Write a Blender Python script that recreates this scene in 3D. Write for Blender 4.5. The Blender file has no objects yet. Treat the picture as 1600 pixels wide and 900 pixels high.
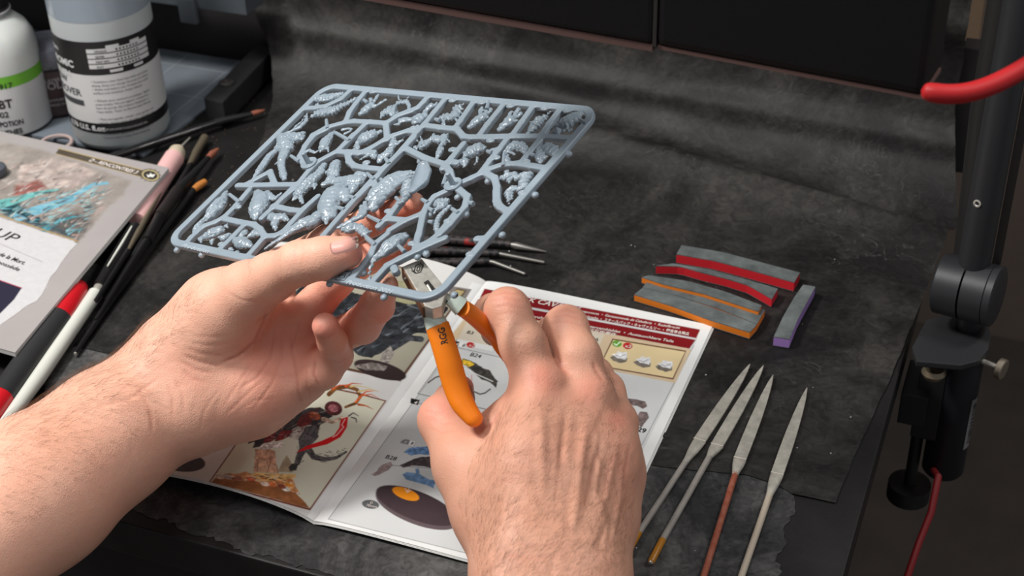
import bpy, bmesh, math, random
import numpy as np
from mathutils import Vector, Matrix
C = bpy.context.scene
COL = C.collection
# ------------------------------------------------------------------ camera
F, CX, CY = 2300.0, 800.0, 450.0
HC = 0.5441
_up = -np.array([(900-CX)/F, (3900-CY)/F, 1.0]); _up /= np.linalg.norm(_up)
_f = np.array([0, 0, 1.0]); _Y = _f-(_f@_up)*_up; _Y /= np.linalg.norm(_Y); _X = np.cross(_Y, _up)
_t = math.radians(22)
_RZ = np.array([[math.cos(_t), -math.sin(_t), 0], [math.sin(_t), math.cos(_t), 0], [0, 0, 1]])
RC = _RZ @ np.array([_X, _Y, _up])
CAM = np.array([0, 0, HC])
def ray(px, py): return RC @ np.array([(px-CX)/F, (py-CY)/F, 1.0])
def P(px, py, z=0.0):
    r = ray(px, py); return CAM + r*((z-HC)/r[2])
def PD(px, py, d): return CAM + ray(px, py)*d
def proj(p):
    c = (np.asarray(p)-CAM) @ RC
    return c[..., 0]/c[..., 2]*F+CX, c[..., 1]/c[..., 2]*F+CY, c[..., 2]
def depth(p): return float(((np.asarray(p)-CAM) @ RC)[2])
cam = bpy.data.cameras.new('camera'); co = bpy.data.objects.new('camera', cam); COL.objects.link(co)
M = Matrix.Identity(4)
for i in range(3):
    M[i][0] = RC[i, 0]; M[i][1] = -RC[i, 1]; M[i][2] = -RC[i, 2]; M[i][3] = CAM[i]
co.matrix_world = M
cam.sensor_width = 36; cam.lens = F/1600*36; cam.clip_start = 0.02; cam.clip_end = 20
cam.dof.use_dof = True; cam.dof.focus_distance = 0.78; cam.dof.aperture_fstop = 14.0
C.camera = co
# ------------------------------------------------------------------ world, lights, exposure
C.view_settings.view_transform = 'Standard'; C.view_settings.look = 'None'
C.view_settings.gamma = 1; C.view_settings.use_curve_mapping = False
C.view_settings.exposure = -0.08
W = bpy.data.worlds.new('world'); C.world = W; W.use_nodes = True
W.node_tree.nodes['Background'].inputs[0].default_value = (0.95, 0.97, 1, 1)
W.node_tree.nodes['Background'].inputs[1].default_value = 0.22
def area_light(name, loc, target, size, power, color=(1, 1, 1), sy=None):
    l = bpy.data.lights.new(name, 'AREA'); l.energy = power; l.color = color; l.size = size
    if sy: l.shape = 'RECTANGLE'; l.size_y = sy
    o = bpy.data.objects.new(name, l); COL.objects.link(o); o.location = loc
    o.rotation_euler = (Vector(target)-Vector(loc)).to_track_quat('-Z', 'Y').to_euler()
    return o
area_light('key_lamp', (-0.95, 0.36, 1.10), (-0.25, 0.68, 0.05), 0.20, 17.0, (1, 0.965, 0.92))
area_light('side_lamp', (0.35, 0.75, 0.85), (-0.15, 0.95, 0.02), 0.25, 3.2, (1, 0.98, 0.96), 0.12)
area_light('ceiling_fill', (-0.50, 0.05, 1.75), (-0.3, 0.7, 0), 0.7, 11, (1, 0.99, 0.97))  # unseen soft fill light, added overhead to even out the key

# ------------------------------------------------------------------ materials
def mat(name, color, rough=0.6, metal=0.0, spec=0.5, noise=None, bump=None, sub=0.0, coat=0.0, trans=0.0, ior=1.45,
        attr=False, color2=None, emis=None, coords='Object'):
    """noise=(scale, lo, hi) multiplies colour / mixes to color2; bump=(scale, dist)"""
    m = bpy.data.materials.new(name); m.use_nodes = True
    nt = m.node_tree; N = nt.nodes; L = nt.links
    b = N['Principled BSDF']
    b.inputs['Base Color'].default_value = (*color, 1)
    b.inputs['Roughness'].default_value = rough; b.inputs['Metallic'].default_value = metal
    b.inputs['Specular IOR Level'].default_value = spec
    b.inputs['Coat Weight'].default_value = coat
    b.inputs['Transmission Weight'].default_value = trans; b.inputs['IOR'].default_value = ior
    if sub:
        b.inputs['Subsurface Weight'].default_value = sub
        b.inputs['Subsurface Radius'].default_value = (1.0, 0.35, 0.2)
        b.inputs['Subsurface Scale'].default_value = 0.004
    tc = N.new('ShaderNodeTexCoord')
    src = None
    if attr:
        a = N.new('ShaderNodeAttribute'); a.attribute_name = 'print'; src = a.outputs['Color']
        L.new(src, b.inputs['Base Color'])
    if noise:
        n = N.new('ShaderNodeTexNoise'); n.inputs['Scale'].default_value = noise[0]; n.inputs['Detail'].default_value = 8
        n.inputs['Roughness'].default_value = 0.65
        L.new(tc.outputs[coords], n.inputs['Vector'])
        r = N.new('ShaderNodeMapRange'); r.inputs[1].default_value = 0.3; r.inputs[2].default_value = 0.7
        L.new(n.outputs['Fac'], r.inputs[0])
        if color2:
            r.inputs[3].default_value = noise[1]; r.inputs[4].default_value = noise[2]
            mx = N.new('ShaderNodeMix'); mx.data_type = 'RGBA'
            L.new(r.outputs[0], mx.inputs['Factor'])
            mx.inputs['A'].default_value = (*color, 1); mx.inputs['B'].default_value = (*color2, 1)
            if src: L.new(src, mx.inputs['A'])
            L.new(mx.outputs['Result'], b.inputs['Base Color'])
        else:
            r.inputs[3].default_value = noise[1]; r.inputs[4].default_value = noise[2]
            mx = N.new('ShaderNodeMix'); mx.data_type = 'RGBA'; mx.blend_type = 'MULTIPLY'
            mx.inputs['Factor'].default_value = 1
            mx.inputs['A'].default_value = (*color, 1)
            if src: L.new(src, mx.inputs['A'])
            L.new(r.outputs[0], mx.inputs['B'])
            L.new(mx.outputs['Result'], b.inputs['Base Color'])
    if bump:
        n2 = N.new('ShaderNodeTexNoise'); n2.inputs['Scale'].default_value = bump[0]; n2.inputs['Detail'].default_value = 6
        L.new(tc.outputs[coords], n2.inputs['Vector'])
        bp = N.new('ShaderNodeBump'); bp.inputs['Distance'].default_value = bump[1]; bp.inputs['Strength'].default_value = 1
        L.new(n2.outputs['Fac'], bp.inputs['Height']); L.new(bp.outputs[0], b.inputs['Normal'])
    if emis:
        b.inputs['Emission Color'].default_value = (*emis[:3], 1); b.inputs['Emission Strength'].default_value = emis[3]
    return m
def srgb(r, g, b):
    f = lambda c: (c/255/12.92) if c/255 <= 0.04045 else ((c/255+0.055)/1.055)**2.4
    return (f(r), f(g), f(b))
# ------------------------------------------------------------------ object helpers
def tag(o, label=None, cat=None, group=None, kind=None):
    if label: o['label'] = label
    if cat: o['category'] = cat
    if group: o['group'] = group
    if kind: o['kind'] = kind
    return o
def setpar(o, parent):
    if parent is not None:
        o.parent = parent
        o.matrix_parent_inverse = parent.matrix_world.inverted()
def new_mesh(name, verts, faces, m=None, parent=None, smooth=False, colors=None):
    me = bpy.data.meshes.new(name)
    verts = np.asarray(verts, dtype=np.float64).reshape(-1, 3)
    faces_a = faces if isinstance(faces, np.ndarray) else None
    if faces_a is not None:
        nf, k = faces_a.shape
        me.vertices.add(len(verts)); me.vertices.foreach_set('co', verts.astype(np.float32).ravel())
        me.loops.add(nf*k); me.loops.foreach_set('vertex_index', faces_a.astype(np.int32).ravel())
        me.polygons.add(nf); me.polygons.foreach_set('loop_start', np.arange(0, nf*k, k, dtype=np.int32))
        me.update(calc_edges=True); me.validate()
    else:
        me.from_pydata([tuple(v) for v in verts], [], faces)
    if smooth: me.polygons.foreach_set('use_smooth', np.ones(len(me.polygons), dtype=bool))
    if colors is not None:
        a = me.color_attributes.new('print', 'FLOAT_COLOR', 'POINT')
        c = np.ones((len(me.vertices), 4), dtype=np.float32); c[:, :3] = colors
        a.data.foreach_set('color', c.ravel())
    if m is not None: me.materials.append(m)
    me.update()
    o = bpy.data.objects.new(name, me); COL.objects.link(o)
    setpar(o, parent)
    return o
def empty(name, loc, label=None, cat=None, group=None):
    o = bpy.data.objects.new(name, None); COL.objects.link(o); o.location = tuple(loc)
    o.empty_display_size = 0.01
    o.matrix_world = Matrix.Translation(Vector(tuple(loc)))
    return tag(o, label, cat, group)
class MB:
    """mesh builder: gathers primitives into one mesh"""
    def __init__(s): s.v = []; s.f = []
    def add(s, v, f):
        n = len(s.v); s.v += [tuple(map(float, x)) for x in v]; s.f += [tuple(n+i for i in q) for q in f]; return s
    def frame(s, a, b, upv=(0, 0, 1)):
        a = np.array(a, float); b = np.array(b, float); d = b-a; d /= np.linalg.norm(d)
        u = np.cross(d, upv)
        if np.linalg.norm(u) < 1e-6: u = np.cross(d, (1, 0, 0))
        u /= np.linalg.norm(u); return d, u, np.cross(u, d)
    def tube(s, pts, rad, n=16, cap=True, flat=1.0, upv=(0, 0, 1), round_end=False):
        pts = [np.array(p, float) for p in pts]
        if not hasattr(rad, '__len__'): rad = [rad]*len(pts)
        vs = []; m = len(pts)
        for i, p in enumerate(pts):
            q0 = pts[max(i-1, 0)]; q1 = pts[min(i+1, m-1)]
            d, u, w = s.frame(q0, q1, upv)
            for k in range(n):
                a = 2*math.pi*k/n
                vs.append(p+u*math.cos(a)*rad[i]+w*math.sin(a)*rad[i]*flat)
        fs = []
        for i in range(m-1):
            for k in range(n):
                k2 = (k+1) % n
                fs.append((i*n+k, i*n+k2, (i+1)*n+k2, (i+1)*n+k))
        if cap:
            fs.append(tuple(range(n-1, -1, -1))); fs.append(tuple((m-1)*n+k for k in range(n)))
        return s.add(vs, fs)
    def lathe(s, base, axis, prof, n=40, cap=True):
        """prof: list of (t along axis, radius)"""
        base = np.array(base, float); axis = np.array(axis, float); axis /= np.linalg.norm(axis)
        return s.tube_prof(base, axis, prof, n, cap)
    def tube_prof(s, base, axis, prof, n, cap):
        d, u, w = s.frame(base, base+axis)
        vs = []
        for t, r in prof:
            for k in range(n):
                a = 2*math.pi*k/n
                vs.append(base+axis*t+(u*math.cos(a)+w*math.sin(a))*max(r, 1e-6))
        fs = []
        m = len(prof)
        for i in range(m-1):
            for k in range(n):
                k2 = (k+1) % n
                fs.append((i*n+k, i*n+k2, (i+1)*n+k2, (i+1)*n+k))
        if cap:
            fs.append(tuple(range(n-1, -1, -1))); fs.append(tuple((m-1)*n+k for k in range(n)))
        return s.add(vs, fs)
    def prism(s, poly, vec):
        """extrude 3D polygon by vec"""
        n = len(poly); poly = [np.array(p, float) for p in poly]; vec = np.array(vec, float)
        vs = poly+[p+vec for p in poly]
        fs = [tuple(range(n)), tuple(n+i for i in range(n-1, -1, -1))]
        fs += [(i, i+n, (i+1) % n+n, (i+1) % n) for i in range(n)]
        return s.add(vs, fs)
    def box(s, lo, hi):
        x0, y0, z0 = lo; x1, y1, z1 = hi
        return s.prism([(x0, y0, z0), (x1, y0, z0), (x1, y1, z0), (x0, y1, z0)], (0, 0, z1-z0))
    def build(s, name, m, parent=None, smooth=False, bevel=0, seg=2, angle=40):
        me = bpy.data.meshes.new(name); me.from_pydata(s.v, [], s.f)
        bm = bmesh.new(); bm.from_mesh(me); bmesh.ops.recalc_face_normals(bm, faces=bm.faces)
        if bevel:
            es = [e for e in bm.edges if len(e.link_faces) == 2 and e.calc_face_angle(0) > 0.6]
            bmesh.ops.bevel(bm, geom=es, offset=bevel, segments=seg, affect='EDGES', profile=0.7, clamp_overlap=True)
        if smooth:
            for f in bm.faces: f.smooth = True
            for e in bm.edges:
                if len(e.link_faces) == 2 and e.calc_face_angle(0) > math.radians(angle): e.smooth = False
        bm.to_mesh(me); bm.free()
        if m: me.materials.append(m)
        o = bpy.data.objects.new(name, me); COL.objects.link(o); setpar(o, parent); return o
# ------------------------------------------------------------------ numpy noise
def _hash(ix, iy, iz, seed):
    n = (ix*374761393+iy*668265263+iz*2147483647+seed*974634777) & 0xffffffff
    n = ((n ^ (n >> 13))*1274126177) & 0xffffffff
    return ((n ^ (n >> 16)) & 0xffff)/65535.0
def vnoise(p, scale, seed=0):
    q = np.asarray(p)*scale; i = np.floor(q).astype(np.int64); f = q-i; f = f*f*(3-2*f)
    r = 0
    for dx in (0, 1):
        for dy in (0, 1):
            for dz in (0, 1):
                w = (f[..., 0] if dx else 1-f[..., 0])*(f[..., 1] if dy else 1-f[..., 1])*(f[..., 2] if dz else 1-f[..., 2])
                r = r+w*_hash(i[..., 0]+dx, i[..., 1]+dy, i[..., 2]+dz, seed)
    return r
def fbm(p, scale, seed=0, oct=4):
    r = 0; a = 0.5
    for o in range(oct): r = r+a*vnoise(p, scale*2**o, seed+o); a *= 0.5
    return r
# ------------------------------------------------------------------ SDF meshing
def surface_nets(Fd, org, h):
    s = Fd < 0
    nx, ny, nz = Fd.shape
    corners = [s[dx:nx-1+dx, dy:ny-1+dy, dz:nz-1+dz] for dx in (0, 1) for dy in (0, 1) for dz in (0, 1)]
    anyc = np.zeros_like(corners[0]); allc = np.ones_like(corners[0])
    for c in corners: anyc |= c; allc &= c
    act = anyc & ~allc
    idx = np.argwhere(act)
    vid = -np.ones(act.shape, dtype=np.int64); vid[act] = np.arange(len(idx))
    acc = np.zeros((len(idx), 3)); cnt = np.zeros(len(idx))
    cs = [(dx, dy, dz) for dx in (0, 1) for dy in (0, 1) for dz in (0, 1)]
    I, J, K = idx.T
    val = {c: Fd[I+c[0], J+c[1], K+c[2]] for c in cs}
    for a in cs:
        for ax in range(3):
            if a[ax] == 0:
                b = list(a); b[ax] = 1; b = tuple(b)
                va, vb = val[a], val[b]; cr = (va < 0) != (vb < 0)
                t = np.where(cr, va/np.where(cr, va-vb, 1), 0)
                p = np.array(a, float)[None, :].repeat(len(idx), 0); p[:, ax] += t
                acc[cr] += p[cr]; cnt[cr] += 1
    V = (idx+acc/cnt[:, None])*h+org
    faces = []
    for ax in range(3):
        a0 = [slice(1, -1)]*3; a1 = [slice(1, -1)]*3
        o1, o2 = [(1, 2), (2, 0), (0, 1)][ax]
        sl0 = [slice(1, n-1) for n in Fd.shape]; sl1 = list(sl0)
        sl0[ax] = slice(0, Fd.shape[ax]-1); sl1[ax] = slice(1, Fd.shape[ax])
        A = s[tuple(sl0)]; B = s[tuple(sl1)]
        e = np.argwhere(A != B)
        if not len(e): continue
        sg = A[tuple(e.T)]
        e = e.copy()
        for k in range(3):
            if k != ax: e[:, k] += 1
        def v(d1, d2):
            q = e.copy(); q[:, o1] -= d1; q[:, o2] -= d2
            return vid[tuple(q.T)]
        q = np.stack([v(1, 1), v(0, 1), v(0, 0), v(1, 0)], 1)
        q[~sg] = q[~sg][:, ::-1]
        faces.append(q)
    Fc = np.concatenate(faces); Fc = Fc[(Fc >= 0).all(1)]
    return V, Fc
def smin(a, b, k):
    h = np.maximum(k-np.abs(a-b), 0)/k
    return np.minimum(a, b)-h*h*k*0.25
def cone_d(p, a, ra, b, rb, fl=None):
    ba = b-a; L2 = ba@ba
    t = np.clip(((p-a)@ba)/max(L2, 1e-12), 0, 1)
    q = p-a-t[..., None]*ba
    return np.sqrt((q*q).sum(-1))-(ra+(rb-ra)*t)
def relax(V, Fc, it=2, lam=0.5):
    n = len(V)
    e = np.concatenate([Fc[:, [0, 1]], Fc[:, [1, 2]], Fc[:, [2, 3]], Fc[:, [3, 0]]])
    e = np.concatenate([e, e[:, ::-1]])
    cnt = np.bincount(e[:, 0], minlength=n).clip(1)
    for _ in range(it):
        A = np.stack([np.bincount(e[:, 0], weights=V[e[:, 1], k], minlength=n) for k in range(3)], 1)/cnt[:, None]
        V = V+(A-V)*lam
    return V
def vnormals(V, Fc):
    n = np.cross(V[Fc[:, 2]]-V[Fc[:, 0]], V[Fc[:, 3]]-V[Fc[:, 1]])
    N = np.stack([sum(np.bincount(Fc[:, j], weights=n[:, k], minlength=len(V)) for j in range(4)) for k in range(3)], 1)
    return N/np.maximum(np.linalg.norm(N, axis=1), 1e-12)[:, None]
# ================================================================== SETTING
random.seed(4)
M_desk = mat('black_wood', srgb(23, 22, 22), 0.5, noise=(30, 0.6, 1.3), bump=(60, 0.0004))
M_dark = mat('dark_board', srgb(30, 27, 27), 0.7, noise=(12, 0.6, 1.3))
M_wall = mat('brown_wall', srgb(118, 104, 94), 0.8, noise=(4, 0.85, 1.1))
M_floor = mat('dark_floor', srgb(84, 76, 70), 0.7, noise=(6, 0.7, 1.2))
M_black = mat('matt_black_plastic', srgb(24, 24, 26), 0.5)
def struct(name, lo, hi, m, bevel=0, parent=None):
    o = MB().box(lo, hi).build(name, m, parent, bevel=bevel)
    if parent is None: tag(o, kind='structure')
    return o
struct('floor', (-2.4, -1.2, -0.76), (1.8, 2.0, -0.74), M_floor)
struct('wall_back', (-2.4, 1.9, -0.74), (1.8, 2.0, 1.9), M_wall)
struct('wall_left', (-2.5, -1.2, -0.76), (-2.4, 2.0, 1.9), M_wall)
# desk
YW = 1.005
desk = empty('desk', (-0.6, 0.74, -0.74), 'black wood-grain desk under the paper sheets and booklets', 'desk')
XR = -0.050
MB().box((-1.35, 0.4735, -0.024), (XR, YW+0.03, 0.0)).build('desk_top', M_desk, desk, bevel=0.0012)
MB().box((-1.35, 0.479, -0.085), (XR-0.02, 0.497, -0.0245)).build('front_rail', M_dark, desk, bevel=0.001)
MB().box((XR-0.085, 0.50, -0.74), (XR-0.06, YW-0.03, -0.0245)).build('side_panel', M_dark, desk, bevel=0.001)
MB().box((-1.34, 0.50, -0.74), (-1.315, YW-0.03, -0.0245)).build('side_panel', M_dark, desk, bevel=0.001)
MB().box((-1.30, 0.50, -0.17), (-0.70, 0.52, -0.0865)).build('drawer_front', M_dark, desk, bevel=0.001)
hutch = MB().box((-1.35, YW+0.004, 0.0005), (-0.058, YW+0.022, 0.62)).box((-0.0575, YW+0.004, 0.0005), (-0.014, YW+0.022, 0.10)).build('back_panel', M_dark, None, bevel=0.001)  # low box at the right is added to turn the gap by the post black
tag(hutch, 'dark upright board standing along the back of the desk behind the paper', 'board')
# shelf piece top left with hanging tab
shelf = empty('shelf', (-0.75, 0.96, 0.07), 'blue-grey shelf edge with a hanging tab above the cutting mat', 'shelf')
M_shelf = mat('shelf_grey', srgb(70, 76, 82), 0.6, noise=(20, 0.8, 1.1))
zS = 0.077
a0 = P(178, 1, zS); a1 = P(392, 20, zS)
ysh = float((a0[1]+a1[1])/2)
MB().box((a0[0]-0.25, ysh, zS), (a1[0], ysh+0.028, zS+0.016)).build('shelf_board', M_shelf, shelf, bevel=0.001)
MB().box((a0[0]-0.25, ysh+0.0282, zS), (-0.70, YW+0.003, zS+0.016)).build('shelf_bracket', M_shelf, shelf, bevel=0.001)
t0 = P(298, 0, zS); t1 = P(326, 2, zS)
MB().box((t0[0], ysh-0.005, zS-0.012), (t1[0], ysh-0.0003, zS+0.010)).build('tab', M_shelf, shelf, bevel=0.0012)

# ------------------------------------------------------------------ black paper
def paper_mat(name, base, hi, sc=1.0):
    m = mat(name, base, 0.55, spec=0.3, coords='Object')
    nt = m.node_tree; N = nt.nodes; L = nt.links; b = N['Principled BSDF']
    tc = N.new('ShaderNodeTexCoord')
    n1 = N.new('ShaderNodeTexNoise'); n1.inputs['Scale'].default_value = 9*sc; n1.inputs['Detail'].default_value = 12; n1.inputs['Roughness'].default_value = 0.72; n1.inputs['Distortion'].default_value = 0.6
    n2 = N.new('ShaderNodeTexNoise'); n2.inputs['Scale'].default_value = 120*sc; n2.inputs['Detail'].default_value = 6; n2.inputs['Distortion'].default_value = 1.5
    L.new(tc.outputs['Object'], n1.inputs['Vector']); L.new(tc.outputs['Object'], n2.inputs['Vector'])
    mr = N.new('ShaderNodeMapRange'); mr.inputs[1].default_value = 0.42; mr.inputs[2].default_value = 0.64
    L.new(n1.outputs['Fac'], mr.inputs[0])
    m2 = N.new('ShaderNodeMapRange'); m2.inputs[1].default_value = 0.3; m2.inputs[2].default_value = 0.75; m2.inputs[3].default_value = 0.6; m2.inputs[4].default_value = 1.35
    L.new(n2.outputs['Fac'], m2.inputs[0])
    mx = N.new('ShaderNodeMix'); mx.data_type = 'RGBA'; mx.inputs['A'].default_value = (*base, 1); mx.inputs['B'].default_value = (*hi, 1)
    L.new(mr.outputs[0], mx.inputs['Factor'])
    mm = N.new('ShaderNodeMix'); mm.data_type = 'RGBA'; mm.blend_type = 'MULTIPLY'; mm.inputs['Factor'].default_value = 1
    L.new(mx.outputs['Result'], mm.inputs['A']); L.new(m2.outputs[0], mm.inputs['B'])
    # thin pale scuffs
    v = N.new('ShaderNodeTexNoise'); v.inputs['Scale'].default_value = 26*sc; v.inputs['Detail'].default_value = 3; v.inputs['Distortion'].default_value = 3
    L.new(tc.outputs['Object'], v.inputs['Vector'])
    ab = N.new('ShaderNodeMath'); ab.operation = 'SUBTRACT'; ab.inputs[1].default_value = 0.5; L.new(v.outputs['Fac'], ab.inputs[0])
    a2 = N.new('ShaderNodeMath'); a2.operation = 'ABSOLUTE'; L.new(ab.outputs[0], a2.inputs[0])
    m3 = N.new('ShaderNodeMapRange'); m3.inputs[1].default_value = 0.0; m3.inputs[2].default_value = 0.008; m3.inputs[3].default_value = 0.55; m3.inputs[4].default_value = 0.0
    L.new(a2.outputs[0], m3.inputs[0])
    mk = N.new('ShaderNodeMath'); mk.operation = 'MULTIPLY'; L.new(m3.outputs[0], mk.inputs[0])
    m4 = N.new('ShaderNodeMapRange'); m4.inputs[1].default_value = 0.5; m4.inputs[2].default_value = 0.7
    n5 = N.new('ShaderNodeTexNoise'); n5.inputs['Scale'].default_value = 14*sc; L.new(tc.outputs['Object'], n5.inputs['Vector']); L.new(n5.outputs['Fac'], m4.inputs[0])
    L.new(m4.outputs[0], mk.inputs[1])
    mf = N.new('ShaderNodeMix'); mf.data_type = 'RGBA'; mf.inputs['B'].default_value = (*srgb(96, 94, 92), 1)
    L.new(mk.outputs[0], mf.inputs['Factor']); L.new(mm.outputs['Result'], mf.inputs['A'])
    L.new(mf.outputs['Result'], b.inputs['Base Color'])
    bp = N.new('ShaderNodeBump'); bp.inputs['Distance'].default_value = 0.0012; bp.inputs['Strength'].default_value = 0.8
    ad = N.new('ShaderNodeMath'); ad.operation = 'MULTIPLY_ADD'; L.new(n2.outputs['Fac'], ad.inputs[0]); ad.inputs[1].default_value = 0.35; L.new(n1.outputs['Fac'], ad.inputs[2])
    L.new(ad.outputs[0], bp.inputs['Height']); L.new(bp.outputs[0], b.inputs['Normal'])
    return m
M_paper = paper_mat('black_paper', srgb(24, 23, 23), srgb(57, 55, 53))
def lerp_tab(tab, t): 
    xs = [a for a, b in tab]; ys = [b for a, b in tab]
    return np.interp(t, xs, ys)
RB = 0.085     # bend radius of the sweep
def sweep(x, s):
    """s = distance along the sheet measured as table y until the bend"""
    y1 = YW-0.004-RB; arc = RB*math.pi/2
    y = np.where(s < y1, s, np.where(s < y1+arc, y1+RB*np.sin(np.clip((s-y1)/RB, 0, math.pi/2)), y1+RB))
    z = np.where(s < y1, 0, np.where(s < y1+arc, RB-RB*np.cos(np.clip((s-y1)/RB, 0, math.pi/2)), RB+s-y1-arc))
    return y, z
# right edge of the upper sheet, in (s, x)
def sheet_A():
    nx, ns = 220, 300
    s_top = 1.36
    pr = [P(*q) for q in [(1305, 787), (1345, 690), (1392, 590), (1428, 500), (1470, 400), (1500, 287)]]
    redge = [(p[1], p[0]) for p in pr]
    redge = [(0.3, redge[0][1]-0.004)]+redge[:-1]+[(0.93, redge[-2][1]+0.006), (1.02, redge[-1][1]-0.012), (1.10, -0.056), (1.36, -0.060)]
    pl = [P(*q) for q in [(300, 330), (402, 237), (437, 112)]]
    ledge = [(0.3, -0.50), (0.70, -0.56)]+[(p[1], p[0]) for p in pl]
    ledge = ledge[:-1]+[(0.985, pl[-1][0]+0.012), (1.03, pl[-1][0]-0.015), (1.08, -0.675), (1.13, -0.66), (1.36, -0.67)]
    front = [(-0.8, 0.60), (-0.20, 0.607), (-0.110, 0.6235), (-0.093, 0.621), (-0.085, 0.6165), (-0.064, 0.6170)]
    U, V = np.meshgrid(np.linspace(0, 1, nx), np.linspace(0, 1, ns), indexing='ij')
    xr0 = -0.55+U*0.49
    s0 = lerp_tab(front, xr0)+0.0018*(fbm(np.stack([xr0, 0*xr0, 0*xr0], -1), 160, 3)-0.45)*np.clip((-0.068-xr0)*60, 0, 1)
    S = s0+(s_top-s0)*V**1.0
    xl = lerp_tab(ledge, S)+0.004*(fbm(np.stack([S, 0*S, 0*S+3], -1), 50, 5)-0.45)
    xr = lerp_tab(redge, S)+0.0015*(fbm(np.stack([S, 0*S, 0*S], -1), 70, 9)-0.45)
    X = xl+(xr-xl)*U
    y, z = sweep(X, S)
    p = np.stack([X, S, 0*X], -1)
    w = 0.0045*(fbm(p*[1, 1.6, 1], 7, 21, 3)-0.3)+0.0016*(fbm(p*[0.6, 1.5, 1], 30, 31, 4)-0.4)
    # broad fold lines across the sheet
    cr_ = 0.965-0.20*(X+0.353)-0.03*np.clip(-0.353-X, 0, 1); fold = 0.016*np.clip((X+0.50)/0.25, 0, 1)*np.where(S < cr_, np.exp(-((S-cr_)/0.034)**2), np.exp(-((S-cr_)/0.013)**2))+0.004*np.exp(-((S-(1.0-0.03*(X+0.2)))/0.010)**2)+0.004*np.exp(-((S-(1.075+0.05*(X+0.2)))/0.014)**2)
    damp = np.clip((S-0.80)/0.15, 0, 1)
    flat = 0.0010+0.00045*(fbm(p, 60, 41, 3)-0.3)
    off = flat*(1-damp)+(w+0.001+fold)*damp
    # push along the sheet normal (towards camera / up)
    y1 = YW-0.004-RB
    th = np.clip((S-y1)/RB, 0, math.pi/2)
    y = y-off*np.sin(th); z = z+off*np.cos(th)
    Vt = np.stack([X, y, z], -1).reshape(-1, 3)
    i = np.arange(nx-1)[:, None]*ns+np.arange(ns-1)[None, :]
    Fc = np.stack([i, i+ns, i+ns+1, i+1], -1).reshape(-1, 4)
    o = new_mesh('paper_sheet', Vt, Fc, M_paper, None, smooth=True)
    return tag(o, 'large crumpled black paper sheet sweeping from the desk up the back', 'paper')
sheet_A()
def torn(pts, amp=0.0016, step=0.0025, seed=1, skip=()):
    rnd = random.Random(seed); out = []
    n = len(pts)
    for i in range(n):
        a = np.array(pts[i]); b = np.array(pts[(i+1) % n]); L = np.linalg.norm(b-a)
        k = max(1, int(L/step))
        d = (b-a)/L; nrm = np.array([-d[1], d[0], 0])
        for j in range(k):
            q = a+(b-a)*j/k
            if i not in skip and j: q = q+nrm*rnd.uniform(-amp, amp)*(0.4+rnd.random())
            out.append(q)
    return out
pb = [P(*q) for q in [(187, 787), (231, 809), (262, 812), (292, 833), (345, 846), (384, 867), (420, 868), (450, 881)]]
pb += [np.array([-0.30, 0.4765, 0]), np.array([-0.14, 0.4760, 0])]
pb += [P(*q) for q in [(1222, 925), (1222, 895), (1213, 872), (1229, 846), (1226, 822), (1243, 800), (1240, 776)]]
pb += [np.array([-0.13, 0.66, 0]), np.array([-0.35, 0.70, 0]), np.array([-0.60, 0.69, 0]), P(60, 640)]
B = MB().prism([q+[0, 0, 0.00012] for q in torn(pb)], (0, 0, 0.0003)).build('paper_sheet', paper_mat('black_paper_worn', srgb(46, 46, 47), srgb(96, 95, 94), 1.3), None)
tag(B, 'torn black paper sheet with ragged front edge lying flat under the open booklet', 'paper')
# crumpled corner bits by the bar
def crumple(name, c, r, m, seed, label, cat):
    bm = bmesh.new(); bmesh.ops.create_icosphere(bm, subdivisions=3, radius=1)
    v = np.array([x.co[:] for x in bm.verts]); k = fbm(v+seed, 2.2, seed, 3); k2 = np.abs(fbm(v*1.3+seed, 4, seed+5, 3)-0.45)*1.6
    v = v*(0.55+0.8*k[:, None]+k2[:, None])*np.array(r); v[:, 2] = np.maximum(v[:, 2], -r[2]*0.5)+r[2]*0.5
    fs = [tuple(x.index for x in f.verts) for f in bm.faces]; bm.free()
    o = new_mesh(name, v+np.array(c), fs, m); return tag(o, label, cat)
crumple('paper_scrap', P(447, 112)+[0, -0.004, 0.0055], (0.011, 0.008, 0.009), M_paper, 3, 'small crumpled knot of black paper at the far end of the black bar', 'paper scrap')

# ------------------------------------------------------------------ cutting mat
M_mat = mat('blue_grey_mat', srgb(106, 114, 123), 0.7, noise=(18, 0.85, 1.1))
M_line = mat('pale_grid_line', srgb(142, 149, 156), 0.8)
mq = [P(*q) for q in [(232, 62), (388, 87), (322, 172), (225, 246)]]
mat_o = empty('cutting_mat', (-0.8, 0.85, 0.0), 'blue-grey cutting mat with pale grid lines under the bottles', 'cutting mat')
XL_, XR_ = -0.98, float(P(352, 132)[0]); Y0_ = float(P(240, 240)[1]); Y1_ = float(P(232, 64)[1])
zm = 0.003
a = P(225, 247); b = P(322, 174)
poly = [(XL_, a[1], 0.0003), (a[0], a[1], 0.0003), (b[0], b[1], 0.0003), (XR_+0.01, Y1_-0.02, 0.0003), (XR_+0.01, Y1_, 0.0003), (XL_, Y1_, 0.0003)]
MB().prism(poly, (0, 0, zm-0.0003)).build('mat_sheet', M_mat, mat_o, bevel=0.0005)
ln = MB()
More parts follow.
